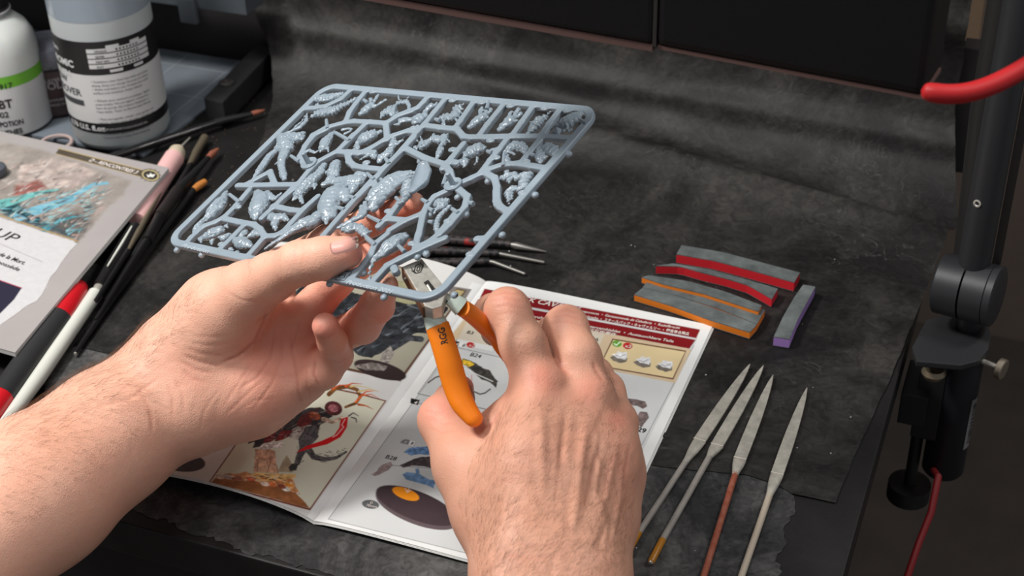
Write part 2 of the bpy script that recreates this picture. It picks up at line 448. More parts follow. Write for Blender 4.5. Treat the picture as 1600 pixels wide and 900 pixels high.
# grid aligned with visible lines: (1225,305)/4.. etc
g1 = P(306, 76, zm); g2 = P(257, 125, zm); dv = g2-g1; dv /= np.linalg.norm(dv)
h1 = P(245, 125, zm); h2 = P(352, 113, zm)
for k in range(-5, 9):
    x = g1[0]+k*0.05
    if XL_ < x < XR_: ln.box((x-0.0004, a[1]+max(0, (x-a[0]))*1.2+0.002, zm), (x+0.0004, Y1_-0.002, zm+0.0001))
for k in range(-4, 6):
    y = h2[1]+k*0.05
    if a[1]+0.01 < y < Y1_: ln.box((XL_, y-0.0004, zm), (min(XR_, a[0]+(y-a[1])*0.8-0.002), y+0.0004, zm+0.0001))
tag(ln.build('grid_lines', M_line, mat_o), kind='stuff')

# black bar with bolt
bar = empty('metal_bar', P(334, 170), 'black square bar with a bolt on top beside the blue-grey mat', 'metal bar')
M_bar = mat('black_steel', srgb(40, 40, 41), 0.5, noise=(40, 0.8, 1.2), bump=(400, 0.0001))
bz = 0.0235
f1 = P(318, 153, bz); f2 = P(348, 160, bz); k1 = P(417, 65, bz); k2 = P(430, 75, bz)
dirb = (k2-f2); Lb = np.linalg.norm(dirb)
wv = f2-f1
MB().prism([f1-[0, 0, bz-0.0032], f1-[0, 0, bz-0.0032]+wv, f1+[0, 0, 0]-[0, 0, bz-0.0032]+wv+dirb, f1-[0, 0, bz-0.0032]+dirb], (0, 0, bz-0.0032)).build('bar', M_bar, bar, bevel=0.0015)
bp_ = P(354, 131, bz)
MB().lathe(bp_+[0, 0, 0.0001], (0, 0, 1), [(0, 0.0065), (0.0018, 0.0065), (0.0026, 0.0052), (0.0027, 0.003), (0.0014, 0.0026), (0.0014, 0.0)], 24, cap=False).build('bolt', mat('dark_bolt_steel', srgb(92, 90, 88), .35, metal=.7), bar, smooth=True)

# ------------------------------------------------------------------ lettering helper
def text_mesh(body, shear=0.0, bold=0.0, align='LEFT'):
    cu = bpy.data.curves.new('t', 'FONT'); cu.body = body; cu.size = 1; cu.shear = shear; cu.offset = bold; cu.align_x = align
    cu.resolution_u = 3
    o = bpy.data.objects.new('t', cu); COL.objects.link(o)
    bpy.context.view_layer.update()
    me = bpy.data.meshes.new_from_object(o)
    v = np.array([x.co[:] for x in me.vertices]).reshape(-1, 3); f = [tuple(p.vertices) for p in me.polygons]
    bpy.data.objects.remove(o); bpy.data.curves.remove(cu); bpy.data.meshes.remove(me)
    return v, f
def flat_text(mb, body, p0, p1, hpx, zfun, plane_z=0.0, shear=0.0, bold=0.0, lift=0.00025):
    """text from px p0 to px p1 (baseline) lying on the surface; hpx = cap height in px (vertical image)"""
    v, f = text_mesh(body, shear, bold)
    if not len(v): return
    z0 = zfun
    def S(q):
        z = plane_z
        for _ in range(4): w = P(*q, z); z = float(zfun(w[0], w[1]))
        return P(*q, z)
    A, Bq = S(p0), S(p1); d = Bq-A; d[2] = 0; L = np.linalg.norm(d); d /= L
    n = np.array([-d[1], d[0], 0])
    wmax = v[:, 0].max()
    U = S((p0[0], p0[1]-hpx))-S(p0); hw = abs(U@n)
    sx = L/wmax; sy = hw/0.70
    p = A+np.outer(v[:, 0]*sx, d)+np.outer(v[:, 1]*sy, n)
    p[:, 2] = zfun(p[:, 0], p[:, 1])+lift
    mb.add(p, f)
# ------------------------------------------------------------------ raster printing on page vertices (flat print only)
class Print:
    def __init__(s, V, base):
        s.px, s.py, _ = proj(V); s.V = V; s.c = np.tile(np.array(base, dtype=float), (len(V), 1))
    def _box(s, x0, x1, y0, y1): return np.where((s.px > x0) & (s.px < x1) & (s.py > y0) & (s.py < y1))[0]
    def _put(s, i, a, col, n=0, nsc=400, seed=1):
        col = np.array(col, float)[None, :]
        if n:
            k = (fbm(s.V[i], nsc, seed, 4)-0.47)*2*n
            col = np.clip(col*np.exp(k[:, None]*3.6), 0, 1)
        a = np.clip(a, 0, 1)[:, None]
        s.c[i] = s.c[i]*(1-a)+col*a
    def poly(s, pts, col, n=0, nsc=400, soft=1.2, alpha=1, seed=1, wob=0):
        pts = np.array(pts, float); 
        i = s._box(pts[:, 0].min()-3-wob, pts[:, 0].max()+3+wob, pts[:, 1].min()-3-wob, pts[:, 1].max()+3+wob)
        if not len(i): return
        x = s.px[i]; y = s.py[i]
        if wob:
            x = x+(fbm(s.V[i], 260, seed+7, 3)-0.45)*2*wob; y = y+(fbm(s.V[i]+5, 260, seed+9, 3)-0.45)*2*wob
        ins = np.zeros(len(i), bool); dm = np.full(len(i), 1e9)
        m = len(pts)
        for k in range(m):
            a = pts[k]; b = pts[(k+1) % m]
            c = ((a[1] > y) != (b[1] > y)) & (x < (b[0]-a[0])*(y-a[1])/((b[1]-a[1]) if b[1] != a[1] else 1e-9)+a[0])
            ins ^= c
            d = b-a; t = np.clip(((x-a[0])*d[0]+(y-a[1])*d[1])/(d@d+1e-9), 0, 1)
            dm = np.minimum(dm, np.hypot(x-a[0]-t*d[0], y-a[1]-t*d[1]))
        sd = np.where(ins, dm, -dm)
        s._put(i, (sd/soft+0.5)*alpha, col, n, nsc, seed)
    def line(s, pts, w, col, alpha=1, n=0, nsc=400, seed=1, w2=None):
        pts = np.array(pts, float)
        i = s._box(pts[:, 0].min()-w-2, pts[:, 0].max()+w+2, pts[:, 1].min()-w-2, pts[:, 1].max()+w+2)
        if not len(i): return
        x = s.px[i]; y = s.py[i]; sd = np.full(len(i), -1e9); m = len(pts)
        for k in range(m-1):
            a = pts[k]; b = pts[k+1]; d = b-a
            t = np.clip(((x-a[0])*d[0]+(y-a[1])*d[1])/(d@d+1e-9), 0, 1)
            ww = w/2 if w2 is None else (w+(w2-w)*(k+t)/(m-1))/2
            sd = np.maximum(sd, ww-np.hypot(x-a[0]-t*d[0], y-a[1]-t*d[1]))
        s._put(i, (sd+0.5)*alpha, col, n, nsc, seed)
    def ell(s, c, rx, ry, ang, col, n=0, nsc=400, alpha=1, seed=1):
        R_ = max(rx, ry)+3; i = s._box(c[0]-R_, c[0]+R_, c[1]-R_, c[1]+R_)
        if not len(i): return
        a = math.radians(ang); dx = s.px[i]-c[0]; dy = s.py[i]-c[1]
        u = dx*math.cos(a)+dy*math.sin(a); v = -dx*math.sin(a)+dy*math.cos(a)
        r = np.sqrt((u/rx)**2+(v/ry)**2)
        s._put(i, (1-r)*min(rx, ry)+0.5, col, n, nsc, seed) if alpha == 1 else s._put(i, np.clip((1-r)*min(rx, ry)+0.5, 0, 1)*alpha, col, n, nsc, seed)
def strokes(p, poly, count, cols, L, w, ang, al, seed):
    rr = random.Random(seed); xs = [a for a, b in poly]; ys = [b for a, b in poly]; k = 0
    while k < count:
        x = rr.uniform(min(xs), max(xs)); y = rr.uniform(min(ys), max(ys)); ins = False
        for i in range(len(poly)):
            (ax, ay), (bx, by) = poly[i], poly[(i+1) % len(poly)]
            if (ay > y) != (by > y) and x < (bx-ax)*(y-ay)/(by-ay)+ax: ins = not ins
        if not ins: continue
        k += 1; a = math.radians(ang+rr.gauss(0, 16)); l = L*rr.uniform(.5, 1.3)
        p.line([(x-l*math.cos(a)/2, y-l*math.sin(a)/2), (x, y+rr.uniform(-1, 1)), (x+l*math.cos(a)/2, y+l*math.sin(a)/2)], w*rr.uniform(.6, 1.3), srgb(*rr.choice(cols)), alpha=al, w2=0.3)
def page_grid(x0, x1, y0, y1, zf, st=0.0004):
    nx = int((x1-x0)/st); ny = int((y1-y0)/st)
    X, Y = np.meshgrid(np.linspace(x0, x1, nx), np.linspace(y0, y1, ny), indexing='ij')
    V = np.stack([X, Y, zf(X, Y)], -1).reshape(-1, 3)
    i = np.arange(nx-1)[:, None]*ny+np.arange(ny-1)[None, :]
    Fc = np.stack([i, i+ny, i+ny+1, i+1], -1).reshape(-1, 4)
    return V, Fc
# ================================================================== OPEN BOOKLET
XS = -0.324; BY0, BY1 = 0.5075, 0.7555
M_print = mat('printed_page', (0.8, 0.8, 0.8), 0.42, attr=True, spec=0.35)
M_ink = mat('black_ink', srgb(38, 36, 36), 0.5)
M_white_ink = mat('white_ink', srgb(226, 216, 208), 0.5)
M_paperw = mat('white_page_edge', srgb(214, 214, 212), 0.6)
def zl(x, y=0):
    t = np.clip((XS-np.asarray(x, float))/0.155, 0, 1); return 0.0022+0.0095*np.sin(math.pi*t**0.72)
def zr(x, y=0):
    t = np.clip((np.asarray(x, float)-XS)/0.156, 0, 1); return 0.0022+0.0022*np.sin(math.pi*t**0.5)*(1-0.3*t)
book = empty('booklet', (XS, 0.63, 0), 'open illustrated instruction booklet lying flat on the black paper under both hands', 'booklet')
GREY = srgb(206, 208, 208); WHT = srgb(228, 229, 228)
# ---- right page
V, Fc = page_grid(XS, XS+0.1555, BY0, BY1, zr)
p = Print(V, WHT)
p.poly([(513, 811), (768, 460), (1090, 528), (1004, 705), (893, 905)], GREY, n=0.012, nsc=60)
p.line([(513, 811), (768, 460)], 0.9, srgb(120, 120, 120)); p.line([(513, 811), (893, 905)], 0.9, srgb(130, 130, 130))
p.line([(1084, 540), (893, 905)], 0.9, srgb(120, 120, 120))
RED = srgb(128, 22, 28)
p.poly([(757, 451), (1094, 515), (1088, 528.5), (750, 465)], RED)
p.poly([(747, 468), (1087, 531), (1077, 545), (738, 482)], RED)
p.poly([(738, 482), (1077, 545), (1080, 547), (1055, 598.5), (938, 576), (700, 530)], srgb(212, 190, 158), n=0.015, nsc=90)
p.poly([(738, 484), (945, 522), (920, 574), (715, 532)], srgb(214, 204, 186))
p.poly([(957, 529), (1072.5, 548), (1052, 593), (936, 572.5)], srgb(92, 48, 28))
p.poly([(958.3, 531), (1070.5, 549.6), (1051, 590.8), (938, 571.2)], srgb(226, 205, 160), n=0.006, nsc=90)
p.ell((964, 537), 7.4, 5.0, 8, srgb(96, 164, 50)); p.line([(960, 537), (963, 539.5), (968.5, 534.5)], 1.6, srgb(240, 245, 235))
p.ell((980.7, 540.4), 7.4, 5.2, 8, srgb(196, 32, 36))
for cx, cy in ((968, 557), (1004.6, 564.7), (1038.9, 571.5)):
    p.poly([(cx-15, cy+1), (cx-8, cy-2), (cx+12, cy+2), (cx+11, cy+8), (cx, cy+10), (cx-10, cy+6)], srgb(120, 112, 104), n=0.2, nsc=500, wob=2)
    p.poly([(cx-12, cy-3), (cx-5, cy-5), (cx-2, cy-9), (cx+5, cy-6), (cx+11, cy-7), (cx+12, cy), (cx+9, cy+5), (cx+2, cy+3), (cx-4, cy+2)], srgb(232, 232, 234), n=0.12, nsc=500, wob=1.5)
    p.line([(cx-6, cy-2), (cx+1, cy+1), (cx+8, cy-3)], 1.0, srgb(150, 150, 156))
BR = srgb(112, 98, 96)
p.poly([(960, 628), (975, 622), (995, 624), (1008, 628), (1011, 634), (1005, 639), (996, 634), (984, 634), (978, 645), (985, 668), (972, 672), (962, 650)], BR, n=0.3, nsc=500, wob=1.5)
p.poly([(994, 652), (1000, 643), (1011, 644), (1014, 652), (1008, 660), (1002, 668), (996, 662)], BR, n=0.3, nsc=500, wob=1)
# step boxes
p.poly([(713, 529), (770, 541), (770, 549), (706, 536)], WHT); p.line([(653, 615), (714, 530)], 1, srgb(70, 70, 75)); p.line([(653, 615), (770, 642)], 1, srgb(70, 70, 75)); p.line([(710, 542), (790, 560)], 0.8, srgb(90, 90, 95))
p.poly([(708, 532), (718, 534), (715, 542), (705, 540)], srgb(20, 20, 20)); p.poly([(719, 533), (729, 535.5), (727, 543), (716, 541)], srgb(235, 235, 232)); p.ell((735.5, 539), 6.8, 4.4, 10, srgb(190, 36, 36))
p.poly([(642, 622), (656, 625), (653, 633), (641, 630)], srgb(20, 20, 20)); p.line([(649, 629), (700, 640)], 0.8, srgb(110, 110, 115))
p.poly([(722, 560), (735, 563), (750, 572), (766, 580), (777, 596), (775, 606), (765, 598), (752, 592), (738, 580), (728, 572), (720, 568)], srgb(62, 60, 56), n=0.35, nsc=500, wob=2)
p.poly([(722, 562), (735, 564), (742, 570), (733, 574), (724, 570)], srgb(206, 170, 50), n=0.25, nsc=700, wob=1.5)
p.line([(723, 575), (770, 596)], 1.3, srgb(222, 222, 222)); p.line([(669, 598), (680, 590), (692, 586), (702, 588)], 2.2, srgb(78, 74, 72), n=0.2)
p.line([(741, 612), (750, 616), (758, 614), (766, 608)], 2.2, srgb(84, 80, 78)); p.line([(737, 586), (737, 604)], 1, srgb(200, 60, 50))
p.poly([(628, 688), (634, 686), (641, 688), (638, 695), (625, 692)], srgb(132, 132, 134)); p.poly([(641, 688), (648, 690), (645, 697), (638, 695)], srgb(238, 238, 238))
p.poly([(580, 741), (588, 737), (592, 730), (600, 725), (610, 722), (614, 727), (607, 734), (600, 738), (592, 742), (586, 744)], srgb(150, 132, 130), n=0.25, nsc=600, wob=1.2)
p.poly([(630, 707), (640, 700), (652, 698), (664, 697), (676, 700), (690, 704), (690, 712), (672, 711), (655, 709), (642, 711)], srgb(96, 128, 168), n=0.3, nsc=700, wob=2)
p.poly([(624, 728), (638, 721), (648, 716), (662, 714), (690, 712), (695, 728), (676, 731), (660, 729), (644, 728), (630, 731)], srgb(72, 62, 64), n=0.35, nsc=700, wob=2)
p.poly([(629, 741), (636, 737), (650, 740), (648, 733), (654, 732), (656, 741), (668, 748), (682, 751), (677, 763), (664, 757), (648, 753), (634, 749)], srgb(112, 146, 186), n=0.2, nsc=500, wob=1)
p.line([(612, 727), (695, 733)], 0.7, srgb(90, 90, 90))
p.ell((651, 795), 68, 24, 21, srgb(96, 82, 86)); p.ell((650.5, 790), 67, 22.5, 21, srgb(68, 54, 58), n=0.03)
p.ell((634, 771.6), 22, 8.6, 20, srgb(242, 148, 30)); p.line([(644, 752), (637, 768)], 1, srgb(220, 220, 220)); p.line([(633, 763), (636, 769), (642, 766)], 1, srgb(230, 230, 230))
p.ell((579, 788), 13.5, 6.8, 8, srgb(92, 94, 96))
rp = new_mesh('page', V, Fc, M_print, book, smooth=True, colors=p.c)
rp['label'] = 'right-hand page with red header bands and building diagrams'
ink = MB(); wh = MB()
flat_text(ink, 'B6', (922, 531), (934, 533.5), 5, zr); flat_text(ink, 'B29', (987, 672), (1008, 677), 7, zr, bold=0.02)
flat_text(ink, 'B24', (733, 556), (750, 560), 6, zr); flat_text(ink, 'B3', (728, 521), (738, 523), 5, zr); flat_text(ink, 'B28', (601, 716), (618, 720), 6, zr)
flat_text(wh, '4', (709.5, 540), (713.5, 541), 5, zr, bold=0.03); flat_text(ink, '8', (721, 541.5), (725, 542.5), 5, zr); flat_text(wh, 'x2', (731.5, 541), (740, 543), 5, zr)
flat_text(wh, '4', (646, 631), (650, 632), 5, zr, bold=0.03); flat_text(wh, '4', (630.5, 692.5), (634, 693.3), 4.5, zr); flat_text(ink, '8', (641, 694.5), (644.5, 695.3), 4.5, zr)
flat_text(wh, 'x2', (976, 543), (986, 544.5), 5, zr, bold=0.02)
flat_text(wh, '0', (577, 787), (581, 788), 4, zr); flat_text(wh, '70mm', (571, 791), (588, 794.5), 4, zr)
flat_text(wh, 'STEELJACK CAVALRY', (764, 461), (905, 488), 7, zr, shear=0.2, bold=0.02)
flat_text(wh, 'ais Componente  •  Gentuomonde de Caballeria  •  Rudolfbrecht', (893, 485.5), (1062, 514.8), 3.6, zr, shear=0.25, bold=0.015)
flat_text(wh, 'ale Boughtbrechn  •  スチールバック・キャヴァルリー  •  鋼背骨合騎兵', (893, 492.8), (1076, 524.5), 3.9, zr, bold=0.02)
flat_text(wh, 'Pièces interchangeables  •  Partes Intercambiables  •  Austauschbare Teile', (800, 491.2), (1052, 535.8), 3.9, zr, shear=0.25, bold=0.02)
flat_text(wh, '可互換零件', (918, 517.6), (962, 525.6), 3.9, zr, bold=0.02)
# ---- left page
V, Fc = page_grid(XS-0.155, XS, BY0, BY1, zl)
p = Print(V, srgb(214, 213, 211)); FR = srgb(120, 56, 40)
p.poly([(492, 822), (755, 445), (738, 441), (474, 815)], WHT)
p.poly([(325, 755), (484.5, 797.5), (604, 626), (565, 615), (440, 590)], FR)
p.poly([(328.5, 753.5), (484, 794.3), (601, 627), (563, 617), (441, 592)], srgb(214, 213, 194), n=0.012, nsc=60)
OR = srgb(186, 120, 66)
p.poly([(329, 753.5), (338, 746), (352, 748), (372, 750), (400, 752), (430, 758), (462, 770), (477, 786), (484, 794)], srgb(152, 96, 58), n=0.15, nsc=300, wob=1.5)
p.poly([(340, 747), (352, 740), (368, 741), (385, 737), (400, 742), (455, 745), (463, 760), (470, 773), (455, 768), (430, 757), (400, 752), (360, 749)], srgb(214, 150, 100), n=0.35, nsc=420, wob=2)
p.poly([(383, 745), (398, 738), (430, 740), (462, 741), (461, 747), (440, 750), (405, 752)], srgb(240, 196, 128), n=0.2, nsc=500, wob=1)
for q, c in (((425, 757), (225, 120, 70)), ((447, 764), (220, 215, 205)), ((392, 748), (205, 90, 60)), ((356, 745), (180, 170, 165)), ((344, 745), (210, 190, 170)), ((414, 756), (235, 205, 190)), ((452, 757), (228, 150, 60)), ((440, 760), (150, 80, 60)), ((372, 747), (160, 100, 80))):
    p.ell(q, 7, 3.6, 15, srgb(*c), n=0.2, nsc=500)
p.poly([(396, 737), (399, 715), (398, 701), (405, 702), (412, 700), (422, 702), (430, 705), (431, 722), (436, 739)], srgb(206, 158, 130), n=0.28, nsc=350, wob=1)
for pts in ([(402, 737), (404, 716), (416, 720), (421, 738)], [(418, 738), (422, 722), (433, 728), (434, 739)]): p.poly(pts, srgb(228, 182, 150), n=0.15, nsc=400); p.line(pts, 0.8, srgb(130, 84, 66))
p.poly([(434, 737), (442, 720), (448, 711), (455, 722), (458, 738)], srgb(176, 158, 130), n=0.15, nsc=300)
DK = srgb(58, 52, 52)
p.poly([(394, 700), (400, 680), (410, 668), (440, 650), (470, 640), (500, 636), (520, 650), (500, 664), (498, 676), (480, 684), (455, 682), (430, 688), (410, 696)], DK, n=0.35, nsc=420, wob=2.5)
p.poly([(387, 694), (391, 680), (402, 674), (398, 690)], srgb(60, 40, 44)); p.poly([(450, 676), (468, 664), (486, 664), (480, 680), (466, 688), (452, 684)], srgb(186, 176, 168), n=0.25, nsc=450, wob=1.5)
p.poly([(412, 690), (419, 670), (434, 672), (428, 688), (418, 694)], srgb(116, 30, 34), n=0.25, nsc=500, wob=1); p.poly([(429, 690), (438, 674), (458, 672), (452, 682), (440, 688)], srgb(120, 34, 36), n=0.25, nsc=500, wob=1)
p.poly([(462, 664), (470, 650), (484, 642), (490, 655), (482, 664), (470, 668)], srgb(104, 40, 38), n=0.3, nsc=500, wob=1.5); p.ell((492, 650), 9, 6, 20, srgb(170, 84, 56), n=0.35, nsc=600)
p.poly([(404, 700), (412, 692), (424, 692), (440, 691), (446, 697), (430, 701), (412, 703)], srgb(222, 210, 204), n=0.3, nsc=700, wob=1.2)
p.poly([(478, 666), (494, 664), (498, 682), (486, 696), (474, 712), (468, 726), (458, 730), (462, 714), (468, 700), (466, 686)], srgb(86, 82, 84), n=0.3, nsc=450, wob=1)
p.poly([(451, 730), (456, 724), (466, 725), (463, 735), (453, 736)], srgb(64, 60, 62), n=0.3, nsc=700, wob=1)
p.line([(482, 702), (490, 714), (508, 718), (526, 715), (541, 706)], 11, srgb(84, 80, 80), n=0.4, nsc=700, w2=3)
p.line([(514, 616), (524, 607), (543, 604), (558, 609), (563, 620), (556, 630), (540, 636)], 7, srgb(112, 72, 38), n=0.3, nsc=500, w2=4)
p.ell((521, 638), 14, 11, 15, srgb(88, 40, 42), n=0.4, nsc=700); p.ell((521, 638), 8, 6, 15, srgb(150, 90, 96), n=0.4, nsc=800)
for pts in ([(556, 628), (566, 618), (580, 616), (592, 622)], [(562, 620), (572, 612), (588, 610)], [(560, 632), (572, 634), (584, 640)], [(540, 604), (550, 599), (566, 600)], [(520, 608), (530, 602), (548, 601)]): p.line(pts, 3.6, srgb(200, 92, 44), w2=0.4, n=0.25, nsc=600)
for pts in ([(548, 604), (560, 603), (578, 606)], [(560, 612), (578, 608), (592, 612)]): p.line(pts, 3, srgb(214, 190, 130), w2=0.5)
p.poly([(532, 655), (544, 651), (542, 668), (532, 683), (512, 694), (488, 700), (461, 708), (478, 697), (502, 689), (522, 680), (530, 668)], srgb(206, 24, 30))
p.line([(539, 655), (534, 664), (537, 667), (526, 680), (520, 683)], 1.2, srgb(245, 200, 200)); p.line([(505, 655), (520, 660), (534, 652)], 7, srgb(190, 160, 140), n=0.4, nsc=700, w2=4)
p.line([(545, 650), (552, 645), (560, 650)], 2.5, srgb(80, 74, 72), w2=1); p.line([(549, 652), (556, 654), (557, 659)], 2, srgb(80, 74, 72))
strokes(p, [(410, 690), (412, 668), (440, 650), (500, 636), (520, 652), (498, 676), (455, 684)], 60, [(30, 26, 28), (120, 108, 104), (96, 30, 32), (70, 62, 62), (160, 148, 140)], 9, 1.8, -25, .8, 3)
strokes(p, [(478, 666), (498, 668), (486, 698), (468, 728), (460, 724), (466, 690)], 26, [(40, 38, 40), (128, 122, 120)], 8, 1.4, 110, .7, 4)
strokes(p, [(482, 700), (500, 708), (541, 700), (541, 710), (505, 724), (486, 716)], 34, [(40, 38, 38), (120, 112, 110)], 8, 1.4, 10, .8, 5)
strokes(p, [(345, 746), (400, 740), (455, 747), (470, 772), (430, 758)], 40, [(240, 200, 150), (120, 64, 40), (206, 110, 60), (230, 220, 210)], 8, 2.2, 8, .75, 6)
strokes(p, [(398, 703), (430, 706), (434, 738), (398, 736)], 16, [(240, 204, 176), (140, 92, 70)], 10, 1.8, 85, .6, 7)
# upper picture
p.poly([(510, 572), (626, 596), (716, 470), (640, 420), (480, 380), (380, 540)], srgb(92, 62, 50))
p.poly([(512, 568), (624, 592), (713, 470), (640, 422), (480, 384), (384, 538)], srgb(158, 154, 138), n=0.006, nsc=80)
p.poly([(380, 540), (400, 490), (540, 540), (560, 555), (580, 560), (618, 540), (650, 520), (680, 520), (690, 500), (700, 480), (660, 470), (600, 470), (480, 440), (400, 500)], srgb(44, 46, 50), n=0.4, nsc=260, wob=3)
strokes(p, [(400, 500), (540, 540), (580, 558), (650, 518), (690, 496), (640, 474), (480, 444)], 120, [(20, 22, 26), (74, 80, 88), (100, 106, 112), (30, 32, 36)], 20, 3.2, -25, .6, 8)
p.line([(600, 560), (612, 545), (640, 528), (658, 530)], 9, srgb(58, 60, 64), n=0.4, nsc=400)
p.poly([(592, 572), (598, 550), (610, 540), (616, 552), (608, 566), (612, 574)], srgb(140, 134, 128), n=0.3, nsc=700, wob=1)
p.ell((594, 578), 42, 13, 15, srgb(52, 40, 40)); p.poly([(552, 572), (580, 566), (606, 572), (600, 579), (570, 578)], srgb(120, 112, 108), n=0.35, nsc=600, wob=2)
p.poly([(610, 440), (660, 436), (700, 448), (690, 470), (640, 476), (600, 466)], srgb(146, 142, 112), n=0.1)
p.poly([(706, 447), (737, 452), (727, 468), (698, 464)], srgb(128, 122, 118)); p.poly([(714, 450.5), (729, 454), (721, 465), (704, 460)], srgb(84, 66, 44)); p.poly([(714, 452.5), (726, 455), (719, 463), (704, 459)], srgb(176, 160, 116), n=0.08)
p.ell((285, 722), 36, 15, 5, srgb(70, 62, 64), n=0.1); p.ell((292, 715), 14, 6, -10, srgb(172, 160, 158), n=0.4, nsc=700)
lp = new_mesh('page', V, Fc, M_print, book, smooth=True, colors=p.c)
lp['label'] = 'left-hand page with a framed painting of a horned beast'
tag(ink.build('lettering', M_ink, book), kind='stuff'); tag(wh.build('lettering', M_white_ink, book), 'pale lettering', kind='stuff')
# underlying pages and spine block
blk = MB()
for zf, sx in ((zl, -1), (zr, 1)):
    for layer in range(3):
        off = 0.0004+0.0004*layer; ex = 0.0006*layer
        xs = [XS+sx*(0.1556+ex)*t for t in np.linspace(0, 1, 26)]
        top = [(x, BY0-0.0005*layer, float(zf(x))-off+0.0003) for x in xs]; 
        vs = []; fs = []
        for k, x in enumerate(xs):
            zt = float(zf(x))-off+0.0002
            for yy in (BY0-0.0004*layer, BY1+0.0004*layer):
                vs.append((x, yy, zt)); vs.append((x, yy, zt-0.0003))
        for k in range(25):
            a = 4*k; fs += [(a, a+4, a+6, a+2), (a+1, a+3, a+7, a+5), (a, a+1, a+5, a+4), (a+2, a+6, a+7, a+3)]
        fs += [(100, 101, 103, 102), (0, 2, 3, 1)]
        blk.add(vs, fs)
tag(blk.build('page_stack', M_paperw, book), kind='stuff')

# ================================================================== RULES PAGE (left)
ZP = 0.0205
A = P(264, 262, ZP); Bq = P(0, 579, ZP); dn = Bq-A; dn[2] = 0; Ln = np.linalg.norm(dn); dn /= Ln
T0 = P(0, 205, ZP); dt = T0-A; dt[2] = 0; dt = dt-(dt@dn)*dn*0.0; dt /= np.linalg.norm(dt)
rules = empty('rules_booklet', A, 'grey-bordered booklet with a teal battle painting lying at the left over the pens', 'booklet')
nu, nv = 560, 620
U, Vv = np.meshgrid(np.linspace(0, 0.235, nu), np.linspace(0, 0.21, nv), indexing='ij')
lift = 0.0
Vt = A[None, None, :]+U[..., None]*dn+Vv[..., None]*dt; Vt[..., 2] = ZP-0.004*np.clip(U/0.2, 0, 1)*0
Vt = Vt.reshape(-1, 3); i = np.arange(nu-1)[:, None]*nv+np.arange(nv-1)[None, :]
Fc = np.stack([i, i+1, i+nv+1, i+nv], -1).reshape(-1, 4)
BG = srgb(172, 166, 165)
p = Print(Vt, BG); 
p.c *= (0.78+0.16*fbm(Vt, 35, 3, 4))[:, None]
p.poly([(-60, 240), (0, 222), (40, 228), (88, 242), (150, 262), (205, 283), (192, 306), (165, 327), (150, 346), (137, 362), (123, 377), (0, 336), (-80, 310)], srgb(146, 138, 132), n=0.13, nsc=110, wob=3, soft=5)
p.poly([(30, 258), (80, 248), (130, 258), (150, 270), (120, 290), (60, 300), (25, 290)], srgb(176, 162, 156), n=0.15, nsc=190, wob=6, soft=6)
p.poly([(22, 290), (60, 280), (75, 295), (40, 308), (20, 305)], srgb(140, 84, 78), n=0.16, nsc=200, wob=5, soft=6, alpha=0.8)
p.poly([(80, 350), (120, 330), (145, 345), (133, 362), (122, 375), (90, 366)], srgb(88, 86, 84), n=0.16, nsc=220, wob=5, soft=8, alpha=0.85)
p.poly([(0, 318), (30, 312), (55, 340), (90, 355), (120, 375), (0, 335)], srgb(40, 66, 74), n=0.16, nsc=200, wob=5, soft=8, alpha=0.85)
p.line([(-10, 322), (20, 314), (45, 306), (70, 300), (90, 296)], 15, srgb(104, 170, 168), n=0.1, nsc=260, w2=3, alpha=0.85)
p.line([(28, 338), (60, 328), (90, 318), (112, 310), (128, 298), (148, 288), (168, 286)], 16, srgb(112, 168, 188), n=0.1, nsc=260, w2=4, alpha=0.85)
p.line([(70, 358), (95, 344), (118, 338)], 10, srgb(64, 124, 136), n=0.12, nsc=260, w2=3, alpha=0.8)
p.line([(20, 326), (60, 344)], 9, srgb(26, 62, 72), alpha=0.6, n=0.12, nsc=300)
ART = [(0, 250), (60, 246), (130, 262), (195, 288), (160, 328), (123, 374), (0, 333)]
strokes(p, ART, 200, [(196, 190, 184), (120, 108, 104), (160, 150, 144), (92, 88, 88), (176, 150, 144)], 17, 3.0, -28, .45, 11)
strokes(p, [(0, 312), (60, 300), (120, 300), (180, 286), (150, 330), (123, 370), (60, 350), (0, 330)], 130, [(84, 150, 160), (120, 186, 200), (44, 84, 94), (60, 64, 68), (150, 196, 196)], 18, 2.6, -24, .5, 12)
for k in range(26):
    rr = random.Random(k); x = 25+rr.random()*135; y = 262+rr.random()*40+x*0.12
    p.line([(x, y), (x+6+rr.random()*6, y-3-rr.random()*3)], 2.4, srgb(*([205, 200, 196] if k % 3 else [90, 80, 78])), alpha=0.5, w2=0.4)
p.line([(-60, 319), (0, 336.5), (122.5, 377.5)], 1.6, srgb(166, 138, 80))
p.poly([(-60, 322), (0, 340), (122, 379.5), (110, 392), (97, 409), (88, 424), (80, 432), (66, 460), (58, 470), (42, 478), (24, 492), (0, 508), (-60, 560)], srgb(196, 195, 197), wob=2.2, n=0.02)
p.line([(122, 379.5), (110, 392), (97, 409), (88, 424), (80, 432), (66, 460), (58, 470), (42, 478), (24, 492), (0, 508)], 1.2, srgb(130, 122, 120), alpha=0.7)
p.line([(0, 381), (66, 409)], 0.9, srgb(150, 146, 146))
p.poly([(-60, 420), (0, 438), (34, 450), (22, 468), (0, 490), (-60, 520)], srgb(42, 40, 58)); p.line([(-60, 420), (0, 438), (34, 450)], 1.2, srgb(160, 40, 70))
p.poly([(92, 232), (222, 265.5), (230, 268), (226, 280), (219, 276), (87, 240)], srgb(80, 72, 62), n=0.08); p.line([(92, 232), (222, 265.5)], 0.9, srgb(190, 166, 104)); p.line([(87, 240), (219, 276)], 0.9, srgb(170, 150, 96))
